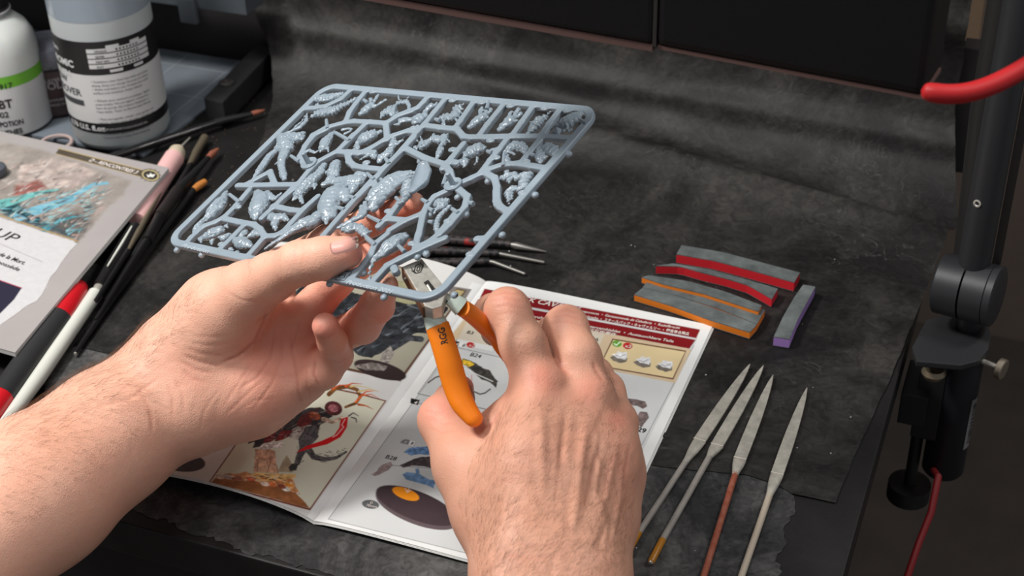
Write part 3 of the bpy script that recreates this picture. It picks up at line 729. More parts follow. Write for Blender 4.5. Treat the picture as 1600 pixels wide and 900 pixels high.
for k in range(12):
    an = k*math.pi/6; p.line([(235+13*math.cos(an), 273.7+8.5*math.sin(an)), (235+17.5*math.cos(an), 273.7+11*math.sin(an))], 1.6, srgb(74, 66, 56), w2=0.6)
p.ell((235, 273.7), 15, 9.6, 10, srgb(66, 62, 52)); p.ell((235, 273.7), 13.3, 8.3, 10, srgb(196, 180, 132)); p.ell((235, 273.7), 11.3, 6.8, 10, srgb(48, 46, 42))
p.poly([(229, 272), (233, 274), (235, 270), (238, 273), (243, 272), (239, 277), (235, 276), (231, 277)], srgb(230, 228, 222))
o = new_mesh('page', Vt, Fc, M_print, rules, smooth=True, colors=p.c)
ff = lambda x, y: np.zeros_like(np.asarray(x, float))+ZP
ik = MB(); wk = MB()
flat_text(wk, 'D - RENCONTRES 3', (138, 252), (212, 272), 5.5, ff, ZP, bold=0.02)
flat_text(ik, 'UP', (-16, 366), (19, 379), 16, ff, ZP)
flat_text(ik, 'de la Mort.', (-4, 399), (37, 414), 7, ff, ZP, bold=0.01)
flat_text(ik, 'possède', (-6, 411), (28, 424), 6.5, ff, ZP, bold=0.01)
tag(ik.build('lettering', M_ink, rules), kind='stuff'); tag(wk.build('lettering', M_white_ink, rules), 'white header lettering', kind='stuff')
up3 = np.array([0, 0, 1.0])
q0 = A+dn*0.0003+dt*0.0003
MB().prism([q0+[0, 0, -0.0035], q0+dn*0.2345+[0, 0, -0.0035], q0+dn*0.2345+dt*0.209+[0, 0, -0.0035], q0+dt*0.209+[0, 0, -0.0035]], (0, 0, 0.0034)).build('page_stack', M_paperw, rules)
# ================================================================== PLASTIC SPRUE (held above the desk)
def _rodr(v):
    t = np.linalg.norm(v)+1e-12; k = v/t; K = np.array([[0, -k[2], k[1]], [k[2], 0, -k[0]], [-k[1], k[0], 0]])
    return np.eye(3)+np.sin(t)*K+(1-np.cos(t))*K@K
# corner positions solved from the photograph for a 210 x 144 mm frame
_cs = np.array([[-0.1064, 0.7963, 0.1628], [0.0485, 0.6622, 0.2090], [-0.0349, 0.5519, 0.1684], [-0.1898, 0.6860, 0.1223]]) @ _RZ.T
SO = _cs.mean(0); SU = _cs[1]-_cs[0]; SU /= np.linalg.norm(SU); SV = _cs[0]-_cs[3]; SV -= (SV@SU)*SU; SV /= np.linalg.norm(SV); SN = np.cross(SU, SV)
HU, HV = 105.0, 72.0
def sl(px, py, h=0.0):
    """pixel -> sprue plane coordinates in mm (u, v, h)"""
    r = ray(px, py); o = SO+SN*h*0.001
    t = ((o-CAM)@SN)/(r@SN); q = CAM+r*t-SO
    return np.array([q@SU*1000, q@SV*1000, h])
def sw(p): 
    p = np.asarray(p, float)*0.001
    return SO+p[..., 0:1]*SU+p[..., 1:2]*SV+p[..., 2:3]*SN
CR = dict(A=(440, 120), B=(600, 130), C=(760, 140), D=(380, 200), E=(540, 200), F=(700, 210), G=(250, 290), H=(400, 280), I=(560, 260), J=(500, 370), K=(660, 300), L=(620, 390))
def cp(c, x, y, h=0.0): o = CR[c]; return sl(o[0]+x/8, o[1]+y/8, h)
def nums(s): 
    a = [float(x) for x in s.replace(',', ' ').split()]; return a
RUN = """A 290 410 430 400 560 380 750 290 870 180
A 1080 170 940 340 860 450 810 575
A 300 880 400 740 560 650 780 590 900 570 1100 580 1310 595
D 1050 30 900 100 790 230 720 360 760 450
A 1310 595 1480 490 1640 440
B 150 430 300 370 430 320 500 250 570 170
A 1310 595 1330 800
E 20 310 180 330 330 260 480 170 600 110 780 50 900 60
B 790 190 640 370 520 520 430 610 200 880
E 860 130 730 270 500 500 400 620 160 870
H 1480 0 1280 220 850 720 620 1000 560 1140
B 500 540 720 570 920 590 1000 680 1100 690 1500 685
C 0 610 300 600 700 600 1100 630
B 1140 230 960 490 900 570
B 1510 270 1300 530 1190 680
C 600 210 450 420 330 590
C 930 260 800 430 690 590
F 200 130 60 300 -60 440
F 770 40 640 210 540 330 430 480
F 1190 40 1050 210 920 370
E 760 270 1000 390 1250 470 1310 560 1350 700
F 430 480 520 450 700 390 860 380 1060 410 1240 440
F 430 500 300 560 100 650
F 480 500 590 560 620 680 620 890
K 930 0 935 120 980 200 1060 250 1130 260
I 1250 290 1370 390 1340 520 1150 740 1030 860
K 430 270 230 520 120 620 0 680
J 1570 30 1400 100 1250 170 1000 290 850 370 640 600
I 1130 310 960 390 880 480 820 600 600 690 400 810
J 850 -20 700 100 640 240 500 420 380 570
I 820 600 760 890
J 1240 -20 1200 160
I 540 440 400 620 260 760
I 400 670 600 690
D 700 720 100 730 -60 730
D 60 710 340 560 405 720
D 1190 300 950 430 850 520 640 780 500 890
H 480 110 220 370 80 500
A 1060 600 790 860
D 1380 100 1190 300
D 1190 310 1330 320 1640 320
E 30 330 50 430 120 490 250 510 440 530
G 1120 70 960 260 820 400 700 470 560 520 400 660 350 720
G 820 430 1000 470 1180 500 1260 560 1320 650 1450 640 1600 560
G 1040 530 920 650 740 830
G 1310 660 1110 890
H 220 350 450 400 580 410
H 780 230 620 370 450 560 330 690
J 440 440 300 500 200 530
J 180 500 330 470 420 460
J 930 400 950 440
K 840 600 690 600
B 1190 240 1240 250
F 20 350 120 370
F 560 220 620 210
I 260 330 190 200"""
PEG = """A 560 540 575 650
D 600 350 700 420
A 680 700 830 790
G 870 110 1000 215
B 1310 230 1285 330
F 705 240 695 400
I 470 390 545 460
I 790 410 870 460
I 870 520 940 560
I 1170 530 1250 590
I 120 620 280 700
I 880 690 940 700
H 1150 210 1240 240
H 1000 350 1110 380
J 980 110 1060 190
J 570 -10 690 100
H 1380 740 1490 830
E 500 380 545 450
I 1100 100 1060 240
D 1150 60 1330 160
A 1030 290 1080 330
C 1180 380 1260 430
F 490 210 550 230
B 640 450 700 470
F 1090 260 1050 260
K 580 130 640 150
I 110 90 200 170
E 440 640 480 680"""
def round_box_sd(x, y, hx, hy, r):
    qx = np.abs(x)-hx+r; qy = np.abs(y)-hy+r
    return np.hypot(np.maximum(qx, 0), np.maximum(qy, 0))+np.minimum(np.maximum(qx, qy), 0)-r
def cap2(x, y, a, b):
    d = b-a; t = np.clip(((x-a[0])*d[0]+(y-a[1])*d[1])/(d@d+1e-9), 0, 1)
    return np.hypot(x-a[0]-t*d[0], y-a[1]-t*d[1])
def make_frame():
    h = 0.46
    xs = np.arange(-HU-6, HU+6, h); ys = np.arange(-HV-6, HV+6, h); zs = np.arange(-4.0, 3.01, h)
    X, Y = np.meshgrid(xs, ys, indexing='ij')
    sd = round_box_sd(X, Y, HU, HV, 12.0); d2 = np.abs(sd+2.35)-2.35
    for ln in RUN.split('\n'):
        t = ln.split(); q = list(map(float, t[1:])); pts = [cp(t[0], q[i], q[i+1])[:2] for i in range(0, len(q), 2)]
        for a, b in zip(pts[:-1], pts[1:]):
            x0, x1 = min(a[0], b[0])-8, max(a[0], b[0])+8; y0, y1 = min(a[1], b[1])-8, max(a[1], b[1])+8
            i0, i1 = np.searchsorted(xs, (x0, x1)); j0, j1 = np.searchsorted(ys, (y0, y1))
            s = (slice(i0, i1), slice(j0, j1))
            d2[s] = smin(d2[s], cap2(X[s], Y[s], a, b)-1.95, 0.9)
    d2 = np.maximum(d2, sd)
    Z = zs[None, None, :]
    d = np.maximum(d2[..., None]+0.05*np.abs(Z), np.abs(Z+0.1)-1.55)
    # small ears under the runners, number pads on top
    def blob(c, rad):
        nonlocal d
        i0, i1 = np.searchsorted(xs, (c[0]-rad[0]-2, c[0]+rad[0]+2)); j0, j1 = np.searchsorted(ys, (c[1]-rad[1]-2, c[1]+rad[1]+2))
        s = (slice(i0, i1), slice(j0, j1))
        e = np.sqrt(((X[s][..., None]-c[0])/rad[0])**2+((Y[s][..., None]-c[1])/rad[1])**2+((Z-c[2])/rad[2])**2)
        d[s] = np.minimum(d[s], (e-1)*min(rad))
    for c, x, y in EARS: 
        q = cp(c, x, y-14, -1.5); blob((q[0], q[1], -1.6), (1.9, 1.9, 1.5))
    for c, x, y, tx in PADS:
        q = cp(c, x, y); blob((q[0], q[1], 1.0), (2.9, 1.9, 0.9))
    V, Fc = surface_nets(d.astype(np.float32), np.array([xs[0], ys[0], zs[0]]), h)
    return V, Fc
EARS = [('K', 1410, 50), ('K', 1000, 550), ('K', 545, 295), ('F', 1510, 260), ('K', 610, 160), ('J', 1220, 265), ('J', 1330, 230), ('J', 960, 470), ('J', 545, 470), ('J', 800, 770), ('J', 120, 600), ('G', 210, 820), ('G', 520, 880), ('F', 500, 600), ('E', 930, 430), ('I', 1240, 400), ('I', 1340, 600), ('K', 100, 300), ('L', 720, 580), ('G', 960, 860)]
PADS = [('C', 310, 225, '23'), ('C', 740, 255, '22'), ('C', 1020, 285, '21'), ('B', 1230, 262, '22'), ('B', 865, 235, '4'), ('F', 540, 98, '22'), ('F', 65, 212, '26'), ('F', 612, 312, '27'), ('F', 985, 360, '29'), ('F', 940, 752, '25'), ('K', 330, 385, '15'), ('K', 610, 800, '22'), ('E', 270, 452, '6'), ('E', 860, 20, '7'), ('J', 1160, 105, '14'), ('G', 780, 752, '10'), ('I', 385, 580, '13'), ('E', 1350, 290, '24'), ('G', 985, 285, '9'), ('A', 1150, 205, '3')]
M_spr = mat('blue_grey_plastic', srgb(140, 154, 165), 0.38, spec=0.5, noise=(60, 0.93, 1.05))
M_mini = mat('blue_grey_plastic_parts', srgb(138, 152, 163), 0.31, spec=0.55)
sprue = empty('plastic_sprue', SO, 'grey plastic sprue frame full of unpainted fantasy figure parts held in the left hand', 'sprue')
V, Fc = make_frame(); V = relax(V, Fc, 1, 0.15)
new_mesh('frame', sw(V), Fc, M_spr, sprue)
def lettering_on_sprue():
    mb = MB()
    for c, x, y, tx in PADS:
        v, f = text_mesh(tx, 0, 0.03); w = v[:, 0].max(); q = cp(c, x, y)
        p = np.stack([q[0]+(v[:, 0]-w/2)*2.2, q[1]+(v[:, 1]-0.35)*2.4, np.full(len(v), 1.93)], 1); mb.add(sw(p), f)
        mb.add(sw(p-[0, 0, 0.12]), f)
    for tx, a, b in (('Production 2021', ('J', 345, 602), ('J', 905, 728)), ('Production', ('G', 290, 780), ('G', 620, 862))):
        v, f = text_mesh(tx, 0.1, 0.02); A_ = cp(*a); B_ = cp(*b); d = (B_-A_); L = np.linalg.norm(d); d /= L; n = np.array([-d[1], d[0], 0])
        p = A_+np.outer(v[:, 0]/v[:, 0].max()*L, d)+np.outer(v[:, 1]*3.4-0.4, n); p[:, 2] = 1.5; mb.add(sw(p), f)
    return mb
_lt = lettering_on_sprue().build('lettering', mat('raised_letter_plastic', srgb(172, 184, 194), 0.4), sprue); tag(_lt, kind='stuff')
# logo outline on the plate
lg = MB()
for a, b in (((190, 535), (300, 550)), ((300, 550), (400, 440)), ((400, 440), (300, 430)), ((190, 535), (300, 430)), ((240, 520), (250, 480)), ((250, 480), (300, 480)), ((300, 520), (320, 460))):
    lg.tube([sw(cp('J', *a, 1.46)), sw(cp('J', *b, 1.46))], 0.00018, 6)
tag(lg.build('plate_outline', M_bar, sprue), kind='stuff')
pg = MB()
for ln in PEG.split('\n'):
    t = ln.split(); q = list(map(float, t[1:])); a = cp(t[0], q[0], q[1], 1.0); b = cp(t[0], q[2], q[3], 1.0)
    pg.tube([sw(a), sw(b)], [0.0010, 0.0013], 8)
    o_ = pg
tag(pg.build('feed_gates', M_mini, sprue, smooth=True), kind='stuff')
for (c, x, y, x2, y2) in (('D', 830, 455, 780, 350), ('I', 1190, 240, 1130, 115)):
    q = cp(c, x, y, 1.0)
    MB().lathe(sw(q), SN, [(0, 0.0), (0, 0.0044), (0.0003, 0.0049), (0.0013, 0.0049), (0.0016, 0.0045), (0.0014, 0.0036), (0.0010, 0.0020), (0.0012, 0.0016), (0.0078, 0.0012), (0.0082, 0.0)], 28, cap=False).build('pin_disc', M_spr, sprue, smooth=True)
# figure parts: kind, then chains of (x, y, r) in crop units, optional height
_mk = []
def _M(kind, c, *ch, z=0.0): _mk.append((kind, c, ch, z))
_M('scale', 'A', [(410,290,35),(520,280,62),(640,265,60),(740,230,35)], [(450,350,18),(445,395,16)])
_M('ridge', 'A', [(370,510,20),(450,470,55),(560,450,72),(660,430,65),(740,380,45),(820,345,35),(900,300,28),(960,260,9)])
_M('smooth', 'A', [(1000,470,40),(1050,430,62),(1120,370,55)], [(1120,280,24),(1115,350,18)], [(1205,245,24),(1145,340,18)], [(1300,300,22),(1170,380,26)], [(1040,300,8),(1080,330,14)])
_M('ridge', 'A', [(1240,520,12),(1300,460,52),(1370,430,70),(1405,470,45)], [(1410,380,18),(1460,335,28),(1560,320,32)], [(1465,240,5),(1490,310,14)])
_M('smooth', 'B', [(280,230,26),(320,290,24),(315,370,20)], [(345,150,5),(300,190,12)])
_M('smooth', 'A', [(770,670,26),(830,655,18),(880,660,16),(860,690,14),(800,720,24)])
_M('feather', 'D', [(1150,30,7),(1100,100,42),(1040,180,75),(1010,250,60)], [(985,270,24),(960,310,8)], [(1060,260,20),(1075,305,8)])
_M('bumpy', 'D', [(750,330,30),(830,285,22),(900,315,22),(945,290,12)])
_M('bumpy', 'D', [(480,120,60),(520,210,95),(570,260,70),(450,260,60)], [(560,90,35),(690,130,78),(745,80,40),(740,150,20)])
_M('smooth', 'A', [(0,740,25),(120,690,20),(230,640,32),(310,560,30),(320,465,10)], [(140,670,6),(190,620,16),(260,560,10),(290,500,4)])
_M('feather', 'D', [(400,300,40),(330,360,45),(270,450,50),(200,550,45),(120,650,14)])
_M('smooth', 'D', [(520,330,70),(480,430,50),(490,520,40),(505,590,48),(520,640,30)], [(400,460,8),(450,430,25)])
_M('scale', 'E', [(170,190,40),(250,140,85),(330,100,70),(385,90,15)], [(140,230,30),(160,265,24),(90,280,10)], [(400,70,20),(440,55,30)], [(270,40,8),(280,80,20)], [(370,20,8),(350,70,20)])
_M('smooth', 'B', [(400,490,50),(440,460,82),(490,430,60)], [(350,460,30),(270,470,36),(220,470,38),(190,520,20),(120,525,8)], [(510,400,35),(530,350,30),(590,300,46),(640,290,24),(672,240,8)], [(430,540,24),(440,560,10)])
_M('bumpy', 'E', [(430,430,35),(460,380,60),(540,330,62),(570,270,45),(600,200,48),(600,140,30)], [(640,220,22),(700,170,22),(742,120,7)], [(380,370,32),(320,330,40),(270,360,30),(180,395,9)])
_M('ridge', 'B', [(670,450,10),(760,430,46),(850,430,55),(900,410,62),(920,320,50),(960,290,28),(1000,265,7)], [(950,340,12),(990,330,4)], [(950,400,12),(980,390,4)], [(930,450,12),(975,430,4)], [(910,460,14),(915,500,4)], [(750,480,24),(750,540,20)])
_M('smooth', 'B', [(1090,545,40),(1160,490,62),(1230,440,70),(1290,440,24)], [(1215,390,22),(1220,330,28)], [(1280,390,22),(1290,300,24),(1312,235,5)], [(1300,400,20),(1340,340,26)])
_M('smooth', 'C', [(175,505,38),(240,450,62),(300,400,72),(370,400,22)], [(290,340,20),(310,300,28)], [(350,340,26),(400,262,32)], [(390,350,20),(435,310,28)])
_M('ridge', 'C', [(510,570,16),(570,520,42),(620,460,66),(670,400,60),(720,365,40)], [(740,345,14),(800,290,6)], [(640,350,14),(625,400,20)], [(560,410,6),(600,430,18)], [(760,375,8),(720,390,18)])
_M('scale', 'C', [(930,450,46),(1020,420,88),(1100,370,78),(1160,350,34)], [(890,530,45),(900,560,24)], [(1045,520,26)], [(935,360,5),(960,400,18)], [(1075,305,5),(1070,350,20)], [(1170,290,24),(1235,315,18)], [(1010,500,14),(960,530,12)])
_M('scale', 'F', [(780,190,50),(830,150,58),(900,160,60),(955,190,42),(965,240,20)], [(720,225,22),(800,235,16),(840,265,6)], [(745,260,10),(740,330,38),(755,370,24)])
_M('smooth', 'F', [(1170,190,50),(1240,180,62),(1320,210,66),(1350,270,34)], [(1230,95,4),(1232,150,22)], [(1290,105,4),(1290,160,22)], [(1150,250,50),(1170,310,55),(1160,375,10)], [(1250,290,5),(1210,290,18)], [(1070,200,4),(1120,230,14)])
_M('bumpy', 'F', [(220,280,36),(300,230,85),(370,200,88),(430,190,48)], [(170,330,28),(215,350,54),(205,420,10)], [(370,310,22),(340,390,9)], [(395,115,4),(400,150,18)], [(490,150,4),(450,180,16)], [(245,185,4),(270,210,16)], [(130,350,20),(130,400,12)])
_M('bumpy', 'E', [(980,220,66),(1040,180,44),(1110,140,52),(1190,160,55),(1240,120,50),(1230,200,40)], [(890,150,5),(950,210,20)], [(935,110,5),(975,190,20)], [(1190,250,36),(1175,320,40),(1140,385,24)], [(1270,150,20),(1310,190,6)], [(870,250,24),(910,280,10)], [(1105,90,20)])
_M('ridge', 'F', [(670,550,22),(720,550,40),(770,540,50),(830,520,40),(870,560,30),(940,530,44),(1000,530,56),(950,620,52),(960,670,40),(890,700,26),(810,690,40),(760,740,38),(765,870,5)], [(740,480,24),(745,530,26)], [(800,740,16),(805,820,8)], [(770,580,30),(770,615,6)])
_M('scale', 'D', [(1010,480,40),(950,580,58),(870,650,70),(780,740,74),(700,830,60)], [(670,860,30),(640,900,22)], [(720,880,26),(750,950,16)], [(900,720,30),(890,770,10)])
_M('bumpy', 'D', [(1160,460,66),(1130,560,75),(1180,600,30)], [(1055,560,32)])
_M('smooth', 'H', [(1040,140,90),(980,220,140),(920,330,130),(900,420,100),(890,500,50),(885,575,8)], [(1100,210,95),(1140,270,40)], [(960,360,70),(960,470,50)])
_M('feather', 'H', [(860,70,40),(940,40,50),(1060,30,60),(1200,40,95),(1290,30,80),(1350,0,40)], [(1220,120,60),(1200,170,30)])
_M('feather', 'D', [(1440,590,50),(1530,600,32)], [(1100,650,60),(1040,700,40)])
_M('feather', 'H', [(790,470,80),(720,530,88),(600,570,84),(480,630,58),(400,690,44),(320,750,32),(200,820,26),(110,880,12)])
_M('folds', 'G', [(830,90,18),(800,160,55),(750,240,88),(680,330,88),(620,400,66),(580,440,30)], [(550,440,40),(480,520,46),(430,590,26)])
_M('feather', 'G', [(1220,90,40),(1270,190,112),(1240,280,115),(1210,370,72),(1200,420,34)], [(1330,130,60),(1440,170,28),(1520,110,18)])
_M('smooth', 'G', [(1400,400,56),(1470,420,66),(1540,400,46),(1600,440,20)], [(1440,480,46),(1450,580,7)])
_M('scale', 'G', [(590,640,56),(660,610,78),(740,580,68),(800,565,22)], [(510,670,28),(520,720,10)], [(655,700,26),(655,735,14)], [(760,650,24),(810,660,48),(870,620,24)], [(850,530,10),(830,510,24)])
_M('smooth', 'G', [(960,690,50),(1020,720,76),(1080,740,60),(1130,760,34)], [(1060,600,46),(1020,640,40)], [(880,800,26),(910,810,18)], [(1130,640,34),(1190,610,54),(1250,610,34)])
_M('feather', 'I', [(740,105,14),(640,120,48),(520,160,80),(420,220,98),(330,290,90),(240,340,78),(150,430,40)], z=1.0)
_M('folds', 'I', [(700,160,24),(560,230,48),(450,300,66),(340,400,74),(250,480,85),(210,560,52)], z=1.8)
_M('cup', 'I', [(870,110,62),(870,200,92),(830,310,100),(750,410,55)], z=6.0)
_M('ridge', 'I', [(660,280,60),(640,380,66),(640,430,54)], [(600,490,34),(560,530,20)], z=3.0)
_M('bumpy', 'I', [(1020,470,66),(1060,500,60),(1100,440,44),(960,570,30)])
_M('ridge', 'I', [(1140,510,24),(1080,570,28),(1020,630,30),(985,700,30),(980,780,30),(1000,850,22),(1010,890,8)])
_M('smooth', 'H', [(1380,330,26),(1395,420,36),(1340,500,40),(1240,545,34),(1140,600,34),(1050,640,22)], z=1.5)
_M('bumpy', 'H', [(1110,620,50),(1200,620,72),(1280,610,48),(1370,690,48),(1430,660,18)])
_M('folds', 'J', [(1060,10,46),(980,60,85),(880,130,86),(780,220,56),(710,270,44),(665,320,26),(635,400,12),(622,500,12),(630,550,10)])
_M('bumpy', 'I', [(40,500,24),(70,580,50),(20,640,40)], [(20,760,40),(110,820,26),(160,815,6)])
def make_mini(kind, c, chains, z, seed):
    K = 1/8/2.95*1.22
    ch = [[np.array([*cp(c, x, y)[:2], z+0.4]) for x, y, r in g] for g in chains]
    rr = [[max(r*K, 0.35) for x, y, r in g] for g in chains]
    allp = np.array([q for g in ch for q in g]); allr = max(max(g) for g in rr)
    h = 0.30 if allr < 4 else 0.38
    lo = allp.min(0)-allr-1.5; hi = allp.max(0)+allr+1.5; lo[2] = z-allr*0.8-1.4; hi[2] = z+allr*0.9+1.6
    ax = [np.arange(lo[i], hi[i], h) for i in range(3)]
    Pn = np.stack(np.meshgrid(*ax, indexing='ij'), -1)
    fl = 1.55    # flattening along the sprue normal
    q = Pn.copy(); q[..., 2] = (q[..., 2]-z-0.4)*fl+z+0.4
    d = np.full(q.shape[:3], 1e3)
    main = ch[0]; a0 = main[0]; a1 = main[-1]; dr = a1-a0; dr[2] = 0; L = np.linalg.norm(dr); dr = dr/L if L > 1e-6 else np.array([1., 0, 0]); pr = np.array([-dr[1], dr[0], 0])
    for g, r in zip(ch, rr):
        if len(g) == 1: d = smin(d, np.linalg.norm(q-g[0], axis=-1)-r[0], 0.5); continue
        e = np.full(q.shape[:3], 1e3)
        for i in range(len(g)-1): e = np.minimum(e, cone_d(q, g[i], r[i], g[i+1], r[i+1]))
        d = smin(d, e, 0.6)
    al = Pn@dr; ac = Pn@pr; zz = Pn[..., 2]
    n1 = fbm(Pn, 0.35, seed, 3)
    if kind == 'feather':
        u = np.stack([al*0.22+n1*0.6, ac*1.25+n1*1.3, zz*0.9], -1); w = np.abs(fbm(u, 1.0, seed+3, 2)-0.36); disp = 2.6*w-0.45+0.35*np.abs(np.sin(al*0.9+n1*7))
    elif kind == 'ridge': disp = 0.45*np.sin(2*math.pi*al/2.1+n1*6)+1.1*(fbm(Pn, 1.0, seed, 3)-0.42)
    elif kind == 'scale': disp = 0.40*(np.abs(np.sin(1.3*al+n1*3))+np.abs(np.sin(1.5*ac+n1*2.0)))-0.45+1.5*(fbm(Pn, 1.1, seed+1, 3)-0.42)
    elif kind == 'bumpy': disp = 3.2*np.abs(fbm(Pn, 0.75, seed+2, 3)-0.43)-0.45+0.25*np.sin(al*2+n1*4)
    elif kind == 'folds': disp = 0.55*np.sin(2*math.pi*(al*0.10+ac*0.26)+n1*6)+0.9*(fbm(Pn, 0.8, seed, 3)-0.44)
    else: disp = 1.3*(fbm(Pn, 0.6, seed+2, 3)-0.45)+0.2*np.sin(2.1*al+n1*5)
    if kind == 'cup':
        e = np.full(q.shape[:3], 1e3); tilt = 0.25
        for i in range(len(main)-1): e = np.minimum(e, cone_d(q, main[i]+[0, 0, 2.2], rr[0][i]*0.95, main[i+1]+[0, 0, 2.2], rr[0][i+1]*0.95))
        d = np.maximum(d, -(e+0.35)); disp = 0*disp
    d = d-disp*np.clip(allr/3, 0.35, 1)*0.95
    V, Fc = surface_nets(d.astype(np.float32), lo, h)
    return V, Fc
for n_, (kd, c_, ch_, z_) in enumerate(_mk):
    V, Fc = make_mini(kd, c_, ch_, z_, 10+n_)
    if len(Fc): new_mesh('figure_part', sw(V), Fc, M_mini, sprue, smooth=True)
# ================================================================== HANDS (signed-distance modelling, one continuous skin each)
from mathutils.bvhtree import BVHTree
def jt(px, py, z, r):
    """joint: pixel, height above desk (m), radius in px -> centre and radius in mm"""
    w = P(px, py, z); return w*1000, r*depth(w)/F*1000
def chain(pts): return [jt(*p) for p in pts]
def eval_group(prims, p, cen, rad):
    """prims: list of (k, chain); returns smooth union"""
    d = None
    for k, ch in prims:
        for i in range(max(1, len(ch)-1)):
            a, ra = ch[i]; b, rb = ch[min(i+1, len(ch)-1)]
            if cone_d(cen, a, ra, b, rb) > rad+14: continue
            e = cone_d(p, a, ra, b, rb)
            d = e if d is None else smin(d, e, k)
    return d
def hand_field(body, fingers, carve, p, cen, rad):
    d = eval_group(body, p, cen, rad)
    res = d
    for kj, ch in fingers:
        f = eval_group(ch, p, cen, rad)
        if f is None: continue
        g = f if d is None else smin(d, f, kj)
        res = g if res is None else smin(res, g, 0.9) if res is not d else g
    if res is None: return np.full(p.shape[:-1], 50.0)
    for k, ch in carve:
        for i in range(len(ch)-1):
            a, ra = ch[i]; b, rb = ch[i+1]
            if cone_d(cen, a, ra, b, rb) > rad+6: continue
            res = -smin(-res, cone_d(p, a, ra, b, rb), k)
    return res
def build_hand(body, fingers, carve, h=1.1):
    allj = [j for _, c in body for j in c]+[j for _, g in fingers for _, c in g for j in c]
    lo = np.min([c-r for c, r in allj], 0)-4; hi = np.max([c+r for c, r in allj], 0)+4
    B_ = 8; n = np.ceil((hi-lo)/h/B_).astype(int); S_ = n*B_+1
    Fd = np.full(S_, 5.0, dtype=np.float32)
    g = np.stack(np.meshgrid(*[np.arange(B_+1)]*3, indexing='ij'), -1)*h
    rad = B_*h*math.sqrt(3)/2
    for i in range(n[0]):
        for j in range(n[1]):
            for k in range(n[2]):
                o = lo+np.array([i, j, k])*B_*h; c = o+B_*h/2
                dc = hand_field(body, fingers, [], c[None, :], c[None, :], 0)[0]
                sl_ = (slice(i*B_, i*B_+B_+1), slice(j*B_, j*B_+B_+1), slice(k*B_, k*B_+B_+1))
                if dc > rad+7: continue
                if dc < -rad-7: Fd[sl_] = -5; continue
                Fd[sl_] = hand_field(body, fingers, carve, o+g, c[None, :], rad)
    V, Fc = surface_nets(Fd, lo, h)
    return relax(V, Fc, 3, 0.5), Fc

M_skin = mat('skin', srgb(226, 172, 150), 0.48, spec=0.4, sub=0.12, attr=True)
def skin_bump(m):
    nt = m.node_tree; N = nt.nodes; L = nt.links; b = N['Principled BSDF']; tc = N.new('ShaderNodeTexCoord')
    v = N.new('ShaderNodeTexVoronoi'); v.inputs['Scale'].default_value = 900; v.feature = 'DISTANCE_TO_EDGE'
    n = N.new('ShaderNodeTexNoise'); n.inputs['Scale'].default_value = 260; n.inputs['Detail'].default_value = 6
    L.new(tc.outputs['Object'], n.inputs['Vector'])
    mp = N.new('ShaderNodeVectorMath'); mp.operation = 'MULTIPLY_ADD'; L.new(n.outputs['Color'], mp.inputs[0]); mp.inputs[1].default_value = (0.0012,)*3; L.new(tc.outputs['Object'], mp.inputs[2])
    L.new(mp.outputs[0], v.inputs['Vector'])
    ad = N.new('ShaderNodeMath'); ad.operation = 'MULTIPLY_ADD'; L.new(n.outputs['Fac'], ad.inputs[0]); ad.inputs[1].default_value = 1.2; L.new(v.outputs['Distance'], ad.inputs[2])
    bp = N.new('ShaderNodeBump'); bp.inputs['Distance'].default_value = 0.00035; bp.inputs['Strength'].default_value = 0.55
    L.new(ad.outputs[0], bp.inputs['Height']); L.new(bp.outputs[0], b.inputs['Normal'])
    # blotchy tone
    n3 = N.new('ShaderNodeTexNoise'); n3.inputs['Scale'].default_value = 70; n3.inputs['Detail'].default_value = 5; L.new(tc.outputs['Object'], n3.inputs['Vector'])
    mr = N.new('ShaderNodeMapRange'); mr.inputs[1].default_value = 0.3; mr.inputs[2].default_value = 0.7; mr.inputs[3].default_value = 0.0; mr.inputs[4].default_value = 0.35; L.new(n3.outputs['Fac'], mr.inputs[0])
    src = b.inputs['Base Color'].links[0].from_socket
    mx = N.new('ShaderNodeMix'); mx.data_type = 'RGBA'; mx.blend_type = 'MULTIPLY'; L.new(mr.outputs[0], mx.inputs['Factor']); L.new(src, mx.inputs['A']); mx.inputs['B'].default_value = (0.95, 0.78, 0.74, 1)
    L.new(mx.outputs['Result'], b.inputs['Base Color'])
skin_bump(M_skin)
M_nail = mat('fingernail', srgb(240, 178, 166), 0.22, spec=0.6, sub=0.1)
M_nailtip = mat('nail_free_edge', srgb(238, 224, 206), 0.3)
M_hair = mat('dark_arm_hair', srgb(116, 84, 62), 0.5)

